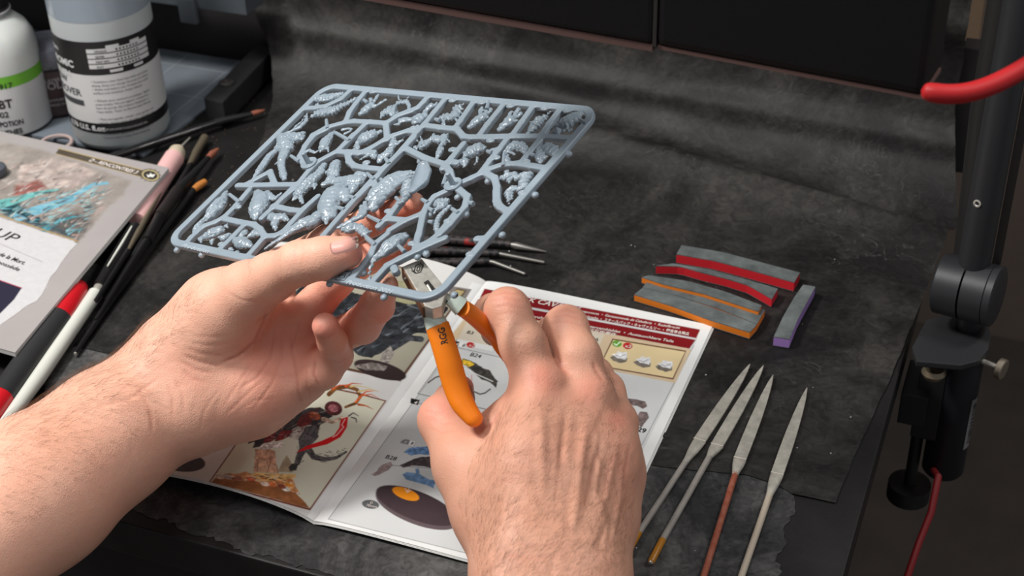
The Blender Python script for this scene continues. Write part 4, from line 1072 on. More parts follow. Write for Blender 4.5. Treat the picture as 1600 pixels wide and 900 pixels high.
CREASE = 0.6
def finish_hand(name, V, Fc, base, spots, creases, parent, label):
    """V in mm. spots: (px,py,rx,ry,ang,col,alpha); creases: (pts, width px, depth mm, colour strength)"""
    N_ = vnormals(V, Fc); W_ = V*0.001
    pr = Print(W_, base)
    view = CAM-W_; view /= np.linalg.norm(view, axis=1)[:, None]; fr = (N_*view).sum(1)
    n = fbm(W_, 45, 5, 4)[:, None]; pr.c = pr.c*(0.93+0.14*n)
    for (x, y, rx, ry, ang, col, al) in spots:
        a = math.radians(ang); dx = pr.px-x; dy = pr.py-y
        u = (dx*math.cos(a)+dy*math.sin(a))/rx; v = (-dx*math.sin(a)+dy*math.cos(a))/ry
        w = (np.exp(-(u*u+v*v)*1.2)*al*np.clip(fr*3+0.6, 0, 1))[:, None]
        pr.c = pr.c*(1-w)+np.array(col)*w
    disp = np.zeros(len(V))
    for pts, wd, dep, cs in creases:
        pts = np.array(pts, float)
        i = np.where((pr.px > pts[:, 0].min()-12) & (pr.px < pts[:, 0].max()+12) & (pr.py > pts[:, 1].min()-12) & (pr.py < pts[:, 1].max()+12) & (fr > 0.05))[0]
        if not len(i): continue
        x = pr.px[i]; y = pr.py[i]; dm = np.full(len(i), 1e9); m = len(pts); tt = np.zeros(len(i))
        for k in range(m-1):
            a = pts[k]; b = pts[k+1]; d = b-a; t = np.clip(((x-a[0])*d[0]+(y-a[1])*d[1])/(d@d+1e-9), 0, 1)
            e = np.hypot(x-a[0]-t*d[0], y-a[1]-t*d[1]); tt = np.where(e < dm, (k+t)/(m-1), tt); dm = np.minimum(dm, e)
        tp = np.clip(np.sin(math.pi*np.clip(tt, 0.03, 0.97))*2, 0, 1)
        g = np.exp(-(dm/wd)**2)*tp; disp[i] -= g*dep*CREASE
        disp[i] += np.exp(-((dm-wd*2.2)/wd/1.2)**2)*tp*dep*0.15*CREASE
        w = (g*cs*0.75)[:, None]; pr.c[i] = pr.c[i]*(1-w)+np.array(srgb(196, 104, 88))*w
    V2 = V+N_*disp[:, None]
    o = new_mesh(name, V2*0.001, Fc, M_skin, parent, smooth=True, colors=np.clip(pr.c, 0, 1))
    if label: o['label'] = label
    return o, V2*0.001, N_, pr, fr
def nail(o_parent, V, Fc, quad, name='fingernail', lift=0.0004, nu=16, nv=12, arch=0.0004, tip=None):
    """quad: 4 px corners (base-left, base-right, tip-right, tip-left); base->tip is v"""
    bv = BVHTree.FromPolygons([tuple(v) for v in V], [tuple(f) for f in Fc])
    q = np.array(quad, float); vs = []; nn = []
    for i in range(nu+1):
        for j in range(nv+1):
            u = i/nu*2-1; v = j/nv*2-1
            # squircle mapping gives rounded corners
            uu = u*math.sqrt(1-v*v*0.22); vv = v*math.sqrt(1-u*u*0.22); uu = (uu+1)/2; vv = (vv+1)/2
            s = (1-uu)*(1-vv)*q[0]+uu*(1-vv)*q[1]+uu*vv*q[2]+(1-uu)*vv*q[3]
            d = Vector(ray(*s)).normalized(); h, nr, _, _ = bv.ray_cast(Vector(CAM), d)
            if h is None: h = Vector(vs[-1]) if vs else Vector(P(*s, 0.15)); nr = Vector(nn[-1]) if nn else Vector((0, 0, 1))
            vs.append(np.array(h)); nn.append(np.array(nr))
    nn = np.array(nn); nm = nn.mean(0); nm /= np.linalg.norm(nm); vs = np.array(vs)
    uv = np.array([(i/nu*2-1, j/nv*2-1) for i in range(nu+1) for j in range(nv+1)])
    edge = np.clip(1-np.maximum(np.abs(uv[:, 0]), -uv[:, 1]), 0, 1)
    out = vs+nm*(lift*np.clip(edge*6, -0.3, 1)[:, None]+arch*(1-uv[:, 0:1]**2)-0.0001)
    fs = [(i*(nv+1)+j, (i+1)*(nv+1)+j, (i+1)*(nv+1)+j+1, i*(nv+1)+j+1) for i in range(nu) for j in range(nv)]
    n0 = len(out); und = out-nm*0.0008
    bd = [i*(nv+1) for i in range(nu+1)]+[nu*(nv+1)+j for j in range(1, nv+1)]+[i*(nv+1)+nv for i in range(nu-1, -1, -1)]+[j for j in range(nv-1, 0, -1)]
    fs += [(bd[k], bd[(k+1) % len(bd)], n0+bd[(k+1) % len(bd)], n0+bd[k]) for k in range(len(bd))]
    o = new_mesh(name, np.concatenate([out, und]), fs, M_nail, o_parent, smooth=True)
    o.data.materials.append(M_nailtip)
    if tip: 
        for f in o.data.polygons:
            if f.index < nu*nv and f.index % nv >= nv-tip: f.material_index = 1
    return o
def hairs(parent, V, N_, pr, regions, seed=3):
    rnd = np.random.default_rng(seed); vs = []; fs = []
    for poly, count, d2, length, frm in regions:
        poly = np.array(poly, float); x = pr.px; y = pr.py; ins = np.zeros(len(x), bool)
        for k in range(len(poly)):
            a = poly[k]; b = poly[(k+1) % len(poly)]
            c = ((a[1] > y) != (b[1] > y)) & (x < (b[0]-a[0])*(y-a[1])/((b[1]-a[1]) if b[1] != a[1] else 1e-9)+a[0]); ins ^= c
        view = CAM-V; view /= np.linalg.norm(view, axis=1)[:, None]; f_ = (N_*view).sum(1)
        idx = np.where(ins & (f_ > frm))[0]
        if not len(idx): continue
        for i in rnd.choice(idx, count):
            p0 = V[i]; n = N_[i]; dp = depth(p0)
            ang = math.atan2(d2[1], d2[0])+rnd.normal(0, 0.35)
            tdir = RC@np.array([math.cos(ang), math.sin(ang), 0.0]); tdir = tdir-(tdir@n)*n; tdir /= np.linalg.norm(tdir)+1e-9
            L = length*rnd.uniform(0.5, 1.2); side = np.cross(tdir, n); cur = rnd.normal(0, 0.25)
            pts = [p0-n*0.0002, p0+tdir*L*0.33+n*L*0.13+side*cur*L*0.1, p0+tdir*L*0.68+n*L*0.18+side*cur*L*0.35, p0+tdir*L+n*L*0.15+side*cur*L*0.75]
            w = 0.000042; b0 = len(vs)
            for k, q in enumerate(pts):
                ww = w*(1-0.28*k); vs += [q+side*ww, q-side*ww*0.5+n*ww*0.86, q-side*ww*0.5-n*ww*0.86]
            for k in range(3):
                for m in range(3): a = b0+3*k+m; b = b0+3*k+(m+1) % 3; fs.append((a, b, b+3, a+3))
    o = new_mesh('arm_hair', np.array(vs), np.array(fs), M_hair, parent); tag(o, kind='stuff'); return o

# ---------------------------------------------------------------- left hand: palm up, thumb over the sprue
Lb = [
 (18, chain([(-110, 905, .050, 122), (60, 768, .055, 112), (175, 680, .058, 96), (262, 615, .062, 84)])),
 (16, chain([(262, 615, .062, 84), (290, 560, .082, 70), (345, 492, .106, 62), (388, 455, .126, 45)])),
 (14, chain([(262, 625, .060, 80), (310, 632, .064, 66), (392, 614, .064, 63), (446, 592, .066, 48)])),
 (14, chain([(300, 590, .066, 66), (385, 545, .070, 50), (432, 490, .096, 38)])),
 (12, chain([(385, 560, .070, 48), (452, 520, .088, 38)])),
 (12, chain([(385, 580, .066, 50), (470, 552, .080, 38)])),
 (12, chain([(400, 600, .064, 52), (478, 585, .072, 36)])),
]
Lf = [
 (6, [(5, chain([(388, 455, .126, 45), (425, 433, .140, 37), (468, 411, .1575, 33)])), (5, chain([(468, 411, .1575, 33), (505, 403, .162, 31), (538, 394, .1655, 26)])), (3, chain([(515, 408, .158, 28), (545, 398, .161, 22)]))]),
 (5, [(4, chain([(425, 455, .104, 34), (440, 418, .117, 30), (515, 377, .139, 26), (580, 345, .1515, 23), (646, 319, .1625, 19.5)]))]),
 (5, [(4, chain([(452, 520, .088, 36), (525, 440, .124, 26), (578, 402, .144, 23), (626, 384, .156, 19)]))]),
 (5, [(4, chain([(470, 552, .080, 36), (520, 528, .083, 28), (566, 508, .105, 29)])), (4, chain([(566, 508, .108, 30), (589, 478, .131, 26), (601, 447, .1515, 22)]))]),
 (4, [(4, chain([(474, 588, .074, 36), (503, 577, .082, 31), (526, 556, .091, 25)])), (3, chain([(526, 556, .091, 25), (519, 533, .110, 22.5), (508, 509, .124, 21)]))]),
]
person = empty('person', P(262, 615, 0.0), 'bare-armed person clipping a plastic sprue with pincers, only both hands and forearms in view', 'person')
V, Fc = build_hand(Lb, Lf, [(3, chain([(418, 482, .118, 7), (400, 535, .108, 9), (352, 575, .104, 7)]))])
SKL = srgb(236, 184, 160)
PK = srgb(236, 146, 128)
RD = srgb(222, 112, 96)
sp = [(440, 560, 90, 70, 0, srgb(234, 156, 138), .7), (330, 520, 60, 60, 0, srgb(236, 188, 164), .5), (505, 510, 26, 26, 0, RD, .55), (545, 560, 20, 20, 0, PK, .3), (507, 500, 16, 16, 0, srgb(244, 190, 172), .6), (600, 500, 40, 40, 0, PK, .5),
      (540, 400, 30, 24, 0, PK, .45), (560, 395, 12, 24, 0, RD, .4), (620, 340, 60, 40, 0, srgb(228, 118, 92), .75), (610, 390, 50, 26, 0, srgb(220, 120, 100), .6), (530, 470, 50, 30, 0, srgb(216, 116, 102), .6), (290, 585, 40, 26, 30, srgb(226, 150, 130), .35), (60, 700, 160, 60, -35, srgb(222, 160, 130), .5), (400, 640, 60, 30, -15, srgb(236, 160, 140), .4)]
cr = [([(418, 480), (412, 505), (398, 535), (372, 556), (340, 570)], 2.4, 1.3, .5), ([(286, 555), (310, 565), (345, 572)], 2.2, .6, .25), ([(283, 565), (305, 578), (335, 584)], 2.2, .6, .25), ([(290, 545), (318, 553), (352, 556)], 2.2, .45, .2),
      ([(284, 577), (300, 592), (322, 598)], 2.2, .5, .25), ([(295, 535), (325, 540), (360, 538)], 2, .35, .15), ([(300, 525), (330, 527), (365, 524)], 2, .3, .12),
      ([(453, 522), (458, 560), (466, 605), (470, 634)], 2.0, .7, .4), ([(430, 520), (422, 560), (402, 590), (370, 610)], 2.0, .55, .3), ([(440, 515), (440, 560), (425, 600), (395, 640)], 1.8, .45, .25), ([(415, 590), (380, 622), (350, 650)], 1.8, .4, .2),
      ([(398, 560), (372, 600), (345, 640)], 1.8, .4, .2), ([(492, 560), (490, 585), (500, 605)], 2.0, 1.0, .55), ([(470, 500), (462, 525), (455, 545)], 1.8, .5, .3), ([(272, 590), (285, 615), (288, 645)], 2.4, .5, .2), ([(262, 600), (270, 625), (270, 655)], 2.4, .4, .15),
      ([(385, 409), (390, 425), (388, 440)], 1.5, .3, .2), ([(463, 378), (460, 395), (462, 412)], 1.4, .3, .2), ([(472, 378), (474, 398), (470, 418)], 1.4, .25, .15), ([(440, 388), (436, 410), (440, 430)], 1.4, .25, .15),
      ([(478, 572), (480, 600), (485, 622)], 1.6, .4, .3), ([(523, 520), (512, 528), (498, 530)], 1.4, .4, .3), ([(548, 556), (530, 566), (508, 562)], 1.4, .3, .25), ([(561, 500), (575, 492), (598, 500)], 1.3, .3, .2), ([(350, 455), (380, 470), (410, 472)], 2, .4, .15),
      ([(215, 600), (235, 640), (240, 680)], 3.0, .5, .12), ([(140, 640), (200, 625), (250, 590)], 3.0, .5, .12), ([(345, 605), (320, 640), (310, 680)], 1.8, .3, .15), ([(375, 640), (400, 625), (440, 622)], 1.8, .3, .15)]
hand, V2, N_, pr, fr = finish_hand('hand', V, Fc, SKL, sp, cr, person, 'left hand, palm up, pinching the sprue between thumb and fingers')
LV, LF = V2, Fc
nail(hand, V2, Fc, [(513, 379), (519, 400), (560, 389), (561, 366)], tip=1)
nail(hand, V2, Fc, [(592, 466), (612, 462), (611, 440), (598, 438)], nu=10, nv=8)
hairs(hand, V2, N_, pr, [([(0, 640), (120, 570), (230, 505), (300, 450), (320, 470), (270, 540), (180, 620), (60, 700), (0, 740)], 900, (0.85, -0.5), 0.011, -0.25),
                         ([(-60, 700), (60, 640), (200, 560), (250, 620), (200, 700), (60, 800), (-60, 860)], 500, (0.9, -0.1), 0.010, 0.0), ([(330, 420), (370, 402), (420, 400), (400, 430), (350, 450)], 40, (0.9, -0.4), 0.004, -0.2)])
# ---------------------------------------------------------------- right hand: back of the hand, closed on the grips
Rb = [
 (18, chain([(815, 1040, .066, 84), (818, 900, .074, 66), (830, 820, .085, 56), (828, 720, .103, 50), (843, 610, .1185, 36)])),
 (18, chain([(905, 1040, .062, 84), (895, 900, .070, 66), (890, 800, .082, 52), (905, 700, .097, 44), (921, 622, .110, 32)])),
 (16, chain([(912, 900, .064, 60), (925, 800, .076, 44), (950, 720, .088, 38), (962, 660, .094, 27)])),
 (14, chain([(925, 900, .060, 46), (948, 810, .066, 38), (965, 745, .073, 30), (972, 708, .076, 24)])),
 (16, chain([(800, 900, .066, 50), (765, 800, .076, 46), (742, 745, .084, 42)])),
 (16, chain([(780, 800, .080, 44), (790, 720, .090, 32), (812, 660, .100, 30)])),
]
Rf = [
 (8, [(8, chain([(757, 790, .078, 46), (728, 728, .085, 47), (694, 656, .090, 38)])), (6, chain([(694, 656, .090, 38), (710, 626, .089, 28), (720, 607, .088, 21)]))]),
 (7, [(5, chain([(843, 606, .116, 36), (818, 540, .132, 35), (793, 484, .141, 33)])), (5, chain([(793, 484, .141, 33), (770, 486, .126, 25), (772, 520, .100, 21)]))]),
 (7, [(5, chain([(921, 622, .109, 34), (903, 560, .122, 35), (884, 512, .128, 33)])), (5, chain([(884, 512, .128, 33), (862, 522, .108, 25), (850, 560, .088, 21)]))]),
 (6, [(5, chain([(964, 660, .092, 30), (948, 610, .096, 26), (930, 585, .094, 25)])), (5, chain([(930, 585, .094, 25), (905, 600, .078, 22)]))]),
 (6, [(5, chain([(973, 708, .072, 26), (965, 665, .072, 24), (950, 650, .066, 21)])), (5, chain([(950, 650, .066, 21), (925, 655, .055, 18)]))]),
]
# knuckle heads, tendons and veins stand proud of the skin
Rb += [(7, [jt(842, 602, .1185, 31)]), (7, [jt(921, 616, .1115, 30)]), (6, [jt(966, 655, .096, 22)]), (6, [jt(975, 712, .076, 20)])]
Rb += [(14, chain([(738, 705, .086, 40), (790, 672, .096, 26), (822, 640, .104, 28)])), (14, chain([(800, 760, .093, 40), (870, 750, .094, 40), (920, 740, .088, 36)])), (12, chain([(870, 660, .104, 32), (940, 680, .093, 30)]))]
V, Fc = build_hand(Rb, Rf, [])
SKR = srgb(212, 160, 136)
sp = [(845, 588, 34, 30, 0, srgb(226, 140, 120), .6), (922, 608, 30, 28, 0, srgb(226, 142, 122), .55), (966, 655, 22, 22, 0, srgb(218, 126, 106), .5), (795, 470, 34, 24, 0, srgb(226, 150, 128), .55), (886, 494, 30, 22, 0, srgb(226, 154, 132), .5),
      (680, 640, 34, 30, 0, srgb(234, 152, 132), .7), (730, 600, 14, 16, 0, srgb(230, 128, 110), .7), (740, 700, 60, 50, 0, srgb(226, 168, 142), .4), (850, 800, 120, 70, 0, srgb(206, 150, 120), .4), (975, 730, 26, 60, 0, srgb(208, 134, 112), .4), (815, 530, 26, 40, 0, srgb(222, 172, 146), .4), (880, 690, 80, 50, 0, srgb(216, 152, 126), .35)]
cr = [([(765, 462), (790, 456), (818, 462)], 1.6, .5, .3), ([(763, 472), (790, 466), (824, 473)], 1.6, .5, .3), ([(770, 482), (792, 477), (826, 484)], 1.5, .4, .25), ([(775, 493), (800, 488), (830, 496)], 1.5, .3, .2),
      ([(862, 488), (884, 483), (906, 490)], 1.5, .45, .3), ([(858, 497), (884, 492), (911, 500)], 1.5, .45, .3), ([(858, 507), (886, 502), (914, 511)], 1.4, .35, .2),
      ([(868, 556), (876, 572), (892, 584)], 2.6, 1.0, .4), ([(926, 565), (932, 580), (944, 596)], 2.4, .9, .4), ([(672, 655), (690, 662), (712, 660)], 1.6, .35, .25), ([(668, 668), (690, 676), (716, 672)], 1.6, .3, .2), ([(660, 640), (680, 646), (700, 640)], 1.5, .3, .2),
      ([(745, 672), (765, 665), (782, 640)], 2.5, .8, .35), ([(770, 860), (830, 872), (900, 868)], 3, .4, .12), ([(775, 845), (840, 852), (910, 850)], 3, .3, .1),
      ([(960, 700), (950, 740), (940, 790)], 3, .8, .2), ([(935, 700), (922, 750), (912, 800)], 3.2, .6, .15), ([(880, 680), (872, 740), (868, 800)], 3.4, .5, .12), ([(986, 690), (978, 730), (970, 780)], 2.4, .6, .2)]
cr += [([(918, 650), (908, 720), (900, 790), (893, 840)], 7, -1.5, 0), ([(962, 690), (950, 750), (936, 810)], 6, -1.3, 0), ([(845, 640), (846, 710), (850, 780)], 8, -1.2, 0), ([(930, 690), (936, 730), (930, 770), (948, 820), (944, 870)], 4, -.8, 0), ([(976, 740), (966, 790), (955, 850)], 4.5, -1.0, 0),
       ([(885, 640), (878, 700), (880, 760)], 5, .9, .0), ([(940, 680), (928, 750), (918, 800)], 4.5, .8, .0), ([(800, 860), (830, 850), (880, 845), (930, 850)], 5, -.5, 0), ([(870, 860), (862, 880), (860, 905)], 6, .9, 0)]
for k in range(60):
    rr = random.Random(900+k); x = rr.uniform(770, 975); y = rr.uniform(600, 880); a = rr.uniform(-0.5, 0.3)+1.2; L_ = rr.uniform(8, 22)
    cr.append(([(x, y), (x+L_*math.cos(a), y+L_*math.sin(a)*0.6)], 1.3, .18, .08))
for k in range(30):
    rr = random.Random(700+k); cx, cy = rr.choice([(845, 590), (922, 610), (800, 520), (890, 550)]); x = cx+rr.uniform(-26, 26); y = cy+rr.uniform(-26, 26)
    cr.append(([(x-7, y), (x, y-2), (x+7, y+1)], 1.2, .2, .12))
hand2, V2, N_, pr, fr = finish_hand('hand', V, Fc, SKR, sp, cr, person, 'right hand seen from the back, fingers curled round the orange grips')
hairs(hand2, V2, N_, pr, [([(760, 640), (950, 620), (985, 700), (990, 820), (975, 910), (750, 910), (715, 790), (740, 700)], 1500, (0.45, -0.6), 0.0075, -0.15),
                          ([(740, 780), (980, 780), (975, 910), (750, 910)], 700, (0.5, -0.7), 0.008, -0.2), ([(790, 500), (850, 500), (870, 560), (800, 570)], 110, (0.7, -0.5), 0.005, 0.0), ([(930, 560), (965, 600), (955, 620)], 60, (0.7, -0.6), 0.006, -0.2)], 8)
# ================================================================== PINCERS
M_steel = mat('brushed_steel', srgb(206, 203, 194), 0.36, metal=0.55, noise=(220, 0.75, 1.15), bump=(500, 0.00008))
M_steeld = mat('steel_edge', srgb(112, 86, 66), 0.4, metal=0.5)
M_slot = mat('dark_slot', srgb(30, 28, 26), 0.6)
M_or = mat('orange_grip', srgb(240, 128, 20), 0.42, spec=0.45, bump=(700, 0.00006))
M_pale = mat('pale_grey_grip', srgb(196, 208, 198), 0.4)
nip = empty('pincers', P(690, 470, 0.15), 'side-cutting pincers with orange grips held in the right hand under the sprue corner', 'pincers')
JZ = lambda py: 0.1630-(py-405)*0.00008
def jp(x, y, dz=0): return P(x, y, JZ(y)+dz)
def slab(pts, th, zf): 
    top = [P(x, y, zf(y)) for x, y in pts]; return MB().prism(top, (0, 0, -th))
jn = np.array([0, 0, -1.0])
slab([(629, 416.5), (659, 404), (698, 452), (690, 478), (676, 482), (664, 478), (655, 460)], 0.0065, JZ).build('jaw', M_steel, nip, bevel=0.0004)
MB().prism([jp(627, 418, -.0008), jp(629.5, 417, -.0008), jp(656, 462, -.0008), jp(665, 480, -.0008), jp(660, 480, -.0008), jp(652, 463, -.0008)], (0, 0, -0.0062)).build('jaw_back', M_steeld, nip, bevel=0.0003)
slab([(662, 441), (669, 437), (688, 461), (680, 467)], 0.0004, lambda y: JZ(y)+0.0003).build('slot', M_slot, nip)
MB().tube([jp(668, 446, .0008), jp(674, 456, .0008), jp(680, 466, .0006)], 0.0007, 8).build('spring', M_steel, nip, smooth=True)
eye = MB()
for pts in ([(647, 424), (649, 416), (654, 412), (659, 420), (657, 425), (651, 427), (647, 424)], [(651, 423), (652, 417), (655, 417), (656, 421), (653, 424), (651, 423)], [(642, 418), (647, 425), (650, 427)], [(643, 423), (649, 427)], [(657, 410), (660, 416), (659, 421)], [(661, 412), (661, 418)]):
    eye.tube([jp(x, y, .0001) for x, y in pts], 0.00022, 6)
tag(eye.build('engraving', M_slot, nip), kind='stuff')
MB().tube([jp(636, 434, -.002), jp(631, 436, -.002)], 0.0006, 8).build('pin', M_steel, nip)
# grips
def grip(ctr, rad, m, name, flat=0.72):
    pts = [P(x, y, z) for x, y, z in ctr]
    # smooth resample
    t = np.linspace(0, 1, len(pts)); tt = np.linspace(0, 1, 28); A_ = np.array(pts)
    out = []
    for s in tt:
        i = min(int(s*(len(pts)-1)), len(pts)-2); u = s*(len(pts)-1)-i
        p0 = A_[max(i-1, 0)]; p1 = A_[i]; p2 = A_[i+1]; p3 = A_[min(i+2, len(pts)-1)]
        out.append(0.5*((2*p1)+(-p0+p2)*u+(2*p0-5*p1+4*p2-p3)*u*u+(-p0+3*p1-3*p2+p3)*u**3))
    r = np.interp(tt, t, rad)*[1 if s < 0.985 else 0.75 for s in tt]; r = np.array(r)*0.3/1000
    r[-1] *= 0.6; r[-2] *= 0.92
    return MB().tube(out, list(r), 20, flat=flat).build(name, m, nip, smooth=True)
MB().tube([P(670, 470, .155), P(677, 492, .149)], [0.0034, 0.0030], 4, flat=.6).build('tang', M_steel, nip)
grip([(674, 488, .1505), (679, 500, .1480), (684, 512, .1455)], [13.5, 17.5, 19.2], M_pale, 'pale_grip_end')
g1 = grip([(683, 508, .1462), (692, 535, .140), (702, 568, .132), (711, 600, .124), (724, 632, .117), (748, 664, .111)], [19.5, 20, 20.5, 20.5, 19.5, 13], M_or, 'grip')
MB().tube([P(690, 458, .157), P(704, 468, .1535)], [0.0016, 0.0026], 6, flat=.7).build('tang', M_steel, nip)
grip([(702, 466, .154), (713, 474, .1515), (722, 481, .1495)], [13, 16.5, 18.5], M_pale, 'pale_grip_end')
grip([(721, 480, .1498), (738, 492, .143), (758, 510, .133), (780, 532, .122), (806, 566, .113), (830, 600, .107)], [19, 20, 20, 19, 17, 13], M_or, 'grip')
# lettering RGG along the first grip
v, f = text_mesh('RGG', 0, 0.02)
bvg = BVHTree.FromPolygons([tuple(g1.matrix_world @ x.co) for x in g1.data.vertices], [tuple(p_.vertices) for p_ in g1.data.polygons])
pv = []
wv_ = v[:, 0].max()
for x, y, z in v:
    bx = 699+(x/wv_)*(692-699); by = 537+(x/wv_)*(510-537); s = y/0.7
    px_, py_ = bx-0.975*11*s*0.9+3, by+0.25*10*s*0.3
    px_ = 700.0-(x/wv_)*6.0-10.5*s; py_ = 537-(x/wv_)*26+2.6*s
    h_, n_, _, _ = bvg.ray_cast(Vector(CAM), Vector(ray(px_, py_)).normalized())
    pv.append(np.array(h_)+np.array(n_)*0.00012 if h_ is not None else P(px_, py_, .14))
new_mesh('lettering', pv, f, M_ink, nip)

# ================================================================== DIAMOND FILES at the right
M_file = mat('grit_coated_steel', srgb(178, 174, 164), 0.5, metal=0.3, noise=(160, 0.75, 1.25), bump=(1500, 0.00012))
M_rod = mat('grey_rod', srgb(158, 152, 146), 0.45, metal=0.2, noise=(90, 0.85, 1.1))
M_dip = mat('amber_dipped_end', srgb(176, 116, 30), 0.35)
M_rust = mat('worn_red_brown_paint', srgb(132, 58, 38), 0.5, noise=(260, 0.0, 0.55), color2=srgb(172, 120, 100))
M_beige = mat('beige_rod', srgb(176, 164, 148), 0.5)
def file_(tip, sh, neck, end, wpx, rpx, mrod, dip, label, ux):
    zt = 0.003
    T, S_, Nk, E_ = [P(*q, zt) for q in (tip, sh, neck, end)]
    o = empty('needle_file', (T[0], T[1], 0), label, 'file', None)
    d = S_-T; L = np.linalg.norm(d); d /= L; u = np.cross(d, [0, 0, 1])
    sc = depth(S_)/F; w = wpx*sc/2*1.02
    # flat blade with pointed lens outline
    prof = [(0, .02), (.03, .14), (.1, .36), (.2, .56), (.35, .76), (.55, .93), (.75, 1), (1, 1)]
    top = [T+d*L*t+u*w*k for t, k in prof]; bot = [T+d*L*t-u*w*k for t, k in prof][::-1]
    MB().prism([q+[0, 0, -0.0006] for q in top+bot], (0, 0, 0.0015)).build('blade', M_file, o, bevel=0.0003)
    d2 = E_-Nk; L2 = np.linalg.norm(d2)
    d3 = Nk-S_; r = rpx*sc/2
    # shoulder: tapers from blade width to rod
    mb = MB(); n = 12; vs = []; fs = []
    for k, (t, ww, hh) in enumerate([(0, w, .0010), (.1, w*1.03, .0013), (.45, w*.92, .0019), (1, r*1.05, r*1.0), (1.15, r, r)]):
        c = S_+d3*t
        for j in range(n): a = 2*math.pi*j/n; vs.append(c+u*math.cos(a)*ww+np.array([0, 0, 1])*math.sin(a)*hh)
    for k in range(4):
        for j in range(n): fs.append((k*n+j, k*n+(j+1) % n, (k+1)*n+(j+1) % n, (k+1)*n+j))
    fs += [tuple(range(n-1, -1, -1)), tuple(4*n+j for j in range(n))]
    mb.add(vs, fs).build('shoulder', M_file, o, smooth=True)
    MB().prism([S_+u*w*1.02-d*0.0004+[0, 0, -.0008], S_-u*w*1.02-d*0.0004+[0, 0, -.0008], S_-u*w*1.02+d*0.0001+[0, 0, -.0008], S_+u*w*1.02+d*0.0001+[0, 0, -.0008]], (0, 0, .0020)).build('score_line', mat('pale_edge', srgb(206, 202, 192), .5) if 'pale_edge' not in bpy.data.materials else bpy.data.materials['pale_edge'], o)
    if dip:
        D = P(*dip, zt); MB().tube([Nk, D], [r, r*.98], 14).build('rod', mrod, o, smooth=True)
        e = E_-D; e /= np.linalg.norm(e)
        MB().tube([D-e*.0002, E_-e*.0008, E_], [r*1.04, r*1.04, r*.75], 14).build('dipped_end', M_dip, o, smooth=True)
        MB().lathe(E_, e, [(0, r*.7), (.0006, r*.5)], 12).build('end_cap', M_steel, o)
    else:
        MB().tube([Nk, E_], [r, r*.98], 14).build('rod', mrod, o, smooth=True)
    return o
file_((1172, 570), (1093, 689), (1073, 719), (980, 865), 19, 9.5, M_rod, (998, 833), 'amber-ended needle file leftmost of the four, nearest the booklet', 0)
file_((1193, 572), (1120, 697), (1109, 713), (1017, 879), 19, 10, M_rod, (1035, 844), 'amber-ended needle file second from the booklet', 0)
file_((1208, 587), (1156, 718), (1149, 740), (1092, 925), 19, 10, M_rust, None, 'needle file with worn red-brown painted rod', 0)
file_((1261, 607), (1214, 742), (1203, 772), (1150, 925), 19, 10.5, M_beige, None, 'needle file with plain beige rod, rightmost of the four', 0)

# ================================================================== FOAM SANDING STRIPS
M_grit = mat('charcoal_grit', srgb(62, 67, 68), 0.8, noise=(55, 0.0, 0.75), color2=srgb(118, 126, 126), bump=(1500, 0.00015))
M_red = mat('red_foam', srgb(206, 32, 44), 0.7, bump=(900, 0.00008)); M_orf = mat('orange_foam', srgb(232, 128, 30), 0.7, bump=(900, 0.00008)); M_pur = mat('lilac_foam', srgb(170, 132, 206), 0.7)
def strip(back, front, hpx, foam, label, name='sanding_strip', z0=0.0016, lean=(0, 0)):
    """back/front: px polylines of the top face (left to right)"""
    n = 18
    def res(pl):
        pl = np.array(pl, float); s = np.r_[0, np.cumsum(np.hypot(*np.diff(pl, axis=0).T))]; t = np.linspace(0, s[-1], n)
        return np.stack([np.interp(t, s, pl[:, 0]), np.interp(t, s, pl[:, 1])], 1)
    # height from px of the front face
    q = front[0]; hh = 0
    for _ in range(8): hh += (hpx*1.25-(P_py(q[0], q[1], hh)))*0.0004
    H = z0+hh
    b = [P(*x, H) for x in res(back)]; f = [P(*x, H) for x in res(front)]
    lx, ly = lean
    def slabmesh(z1, z2, shr=0.0):
        vs = []; fs = []
        for k in range(n):
            for pt, sg in ((b[k], 1), (f[k], -1)):
                for z in (z2, z1):
                    c = (b[k]+f[k])/2; w = c+(pt-c)*(1-shr); vs.append((w[0]+lx*(H-z), w[1]+ly*(H-z), z))
        for k in range(n-1):
            a = 4*k
            fs += [(a, a+2, a+6, a+4), (a+1, a+5, a+7, a+3), (a, a+4, a+5, a+1), (a+2, a+3, a+7, a+6)]
        fs += [(0, 1, 3, 2), (4*n-4, 4*n-2, 4*n-1, 4*n-3)]
        return MB().add(vs, fs)
    o = empty(name, (b[n//2][0], b[n//2][1], z0), label, 'sanding strip')
    slabmesh(z0+0.0005, H-0.0006, 0.0).build('foam_core', foam, o)
    slabmesh(H-0.00055, H, -0.004).build('grit_face', M_grit, o)
    slabmesh(z0, z0+0.00045, -0.004).build('grit_face', M_grit, o)
    return o
def P_py(px, py, h):
    """vertical pixels spanned by height h at the ground point under (px,py)"""
    w = P(px, py, h); x, y, _ = proj(w-[0, 0, h]); return float(y-py)
strip([(1065, 383), (1130, 394), (1190, 410), (1250, 426)], [(1057, 397), (1115, 407), (1180, 424), (1241, 441)], 11.5, M_red, 'straight red-edged sanding strip, farthest from the booklet')
strip([(1052, 411.5), (1110, 421), (1165, 436), (1215.5, 451)], [(1025, 415), (1063, 416), (1097, 426), (1131, 434), (1146, 438.5), (1170, 446), (1206, 467)], 10.5, M_red, 'curved red-edged sanding strip worn hollow in the middle')
strip([(1014, 437), (1080, 446), (1140, 464), (1195, 484)], [(1004, 449), (1060, 462), (1120, 481), (1183, 506)], 9, M_orf, 'flat grey sanding strip with orange core between two orange-edged strips')
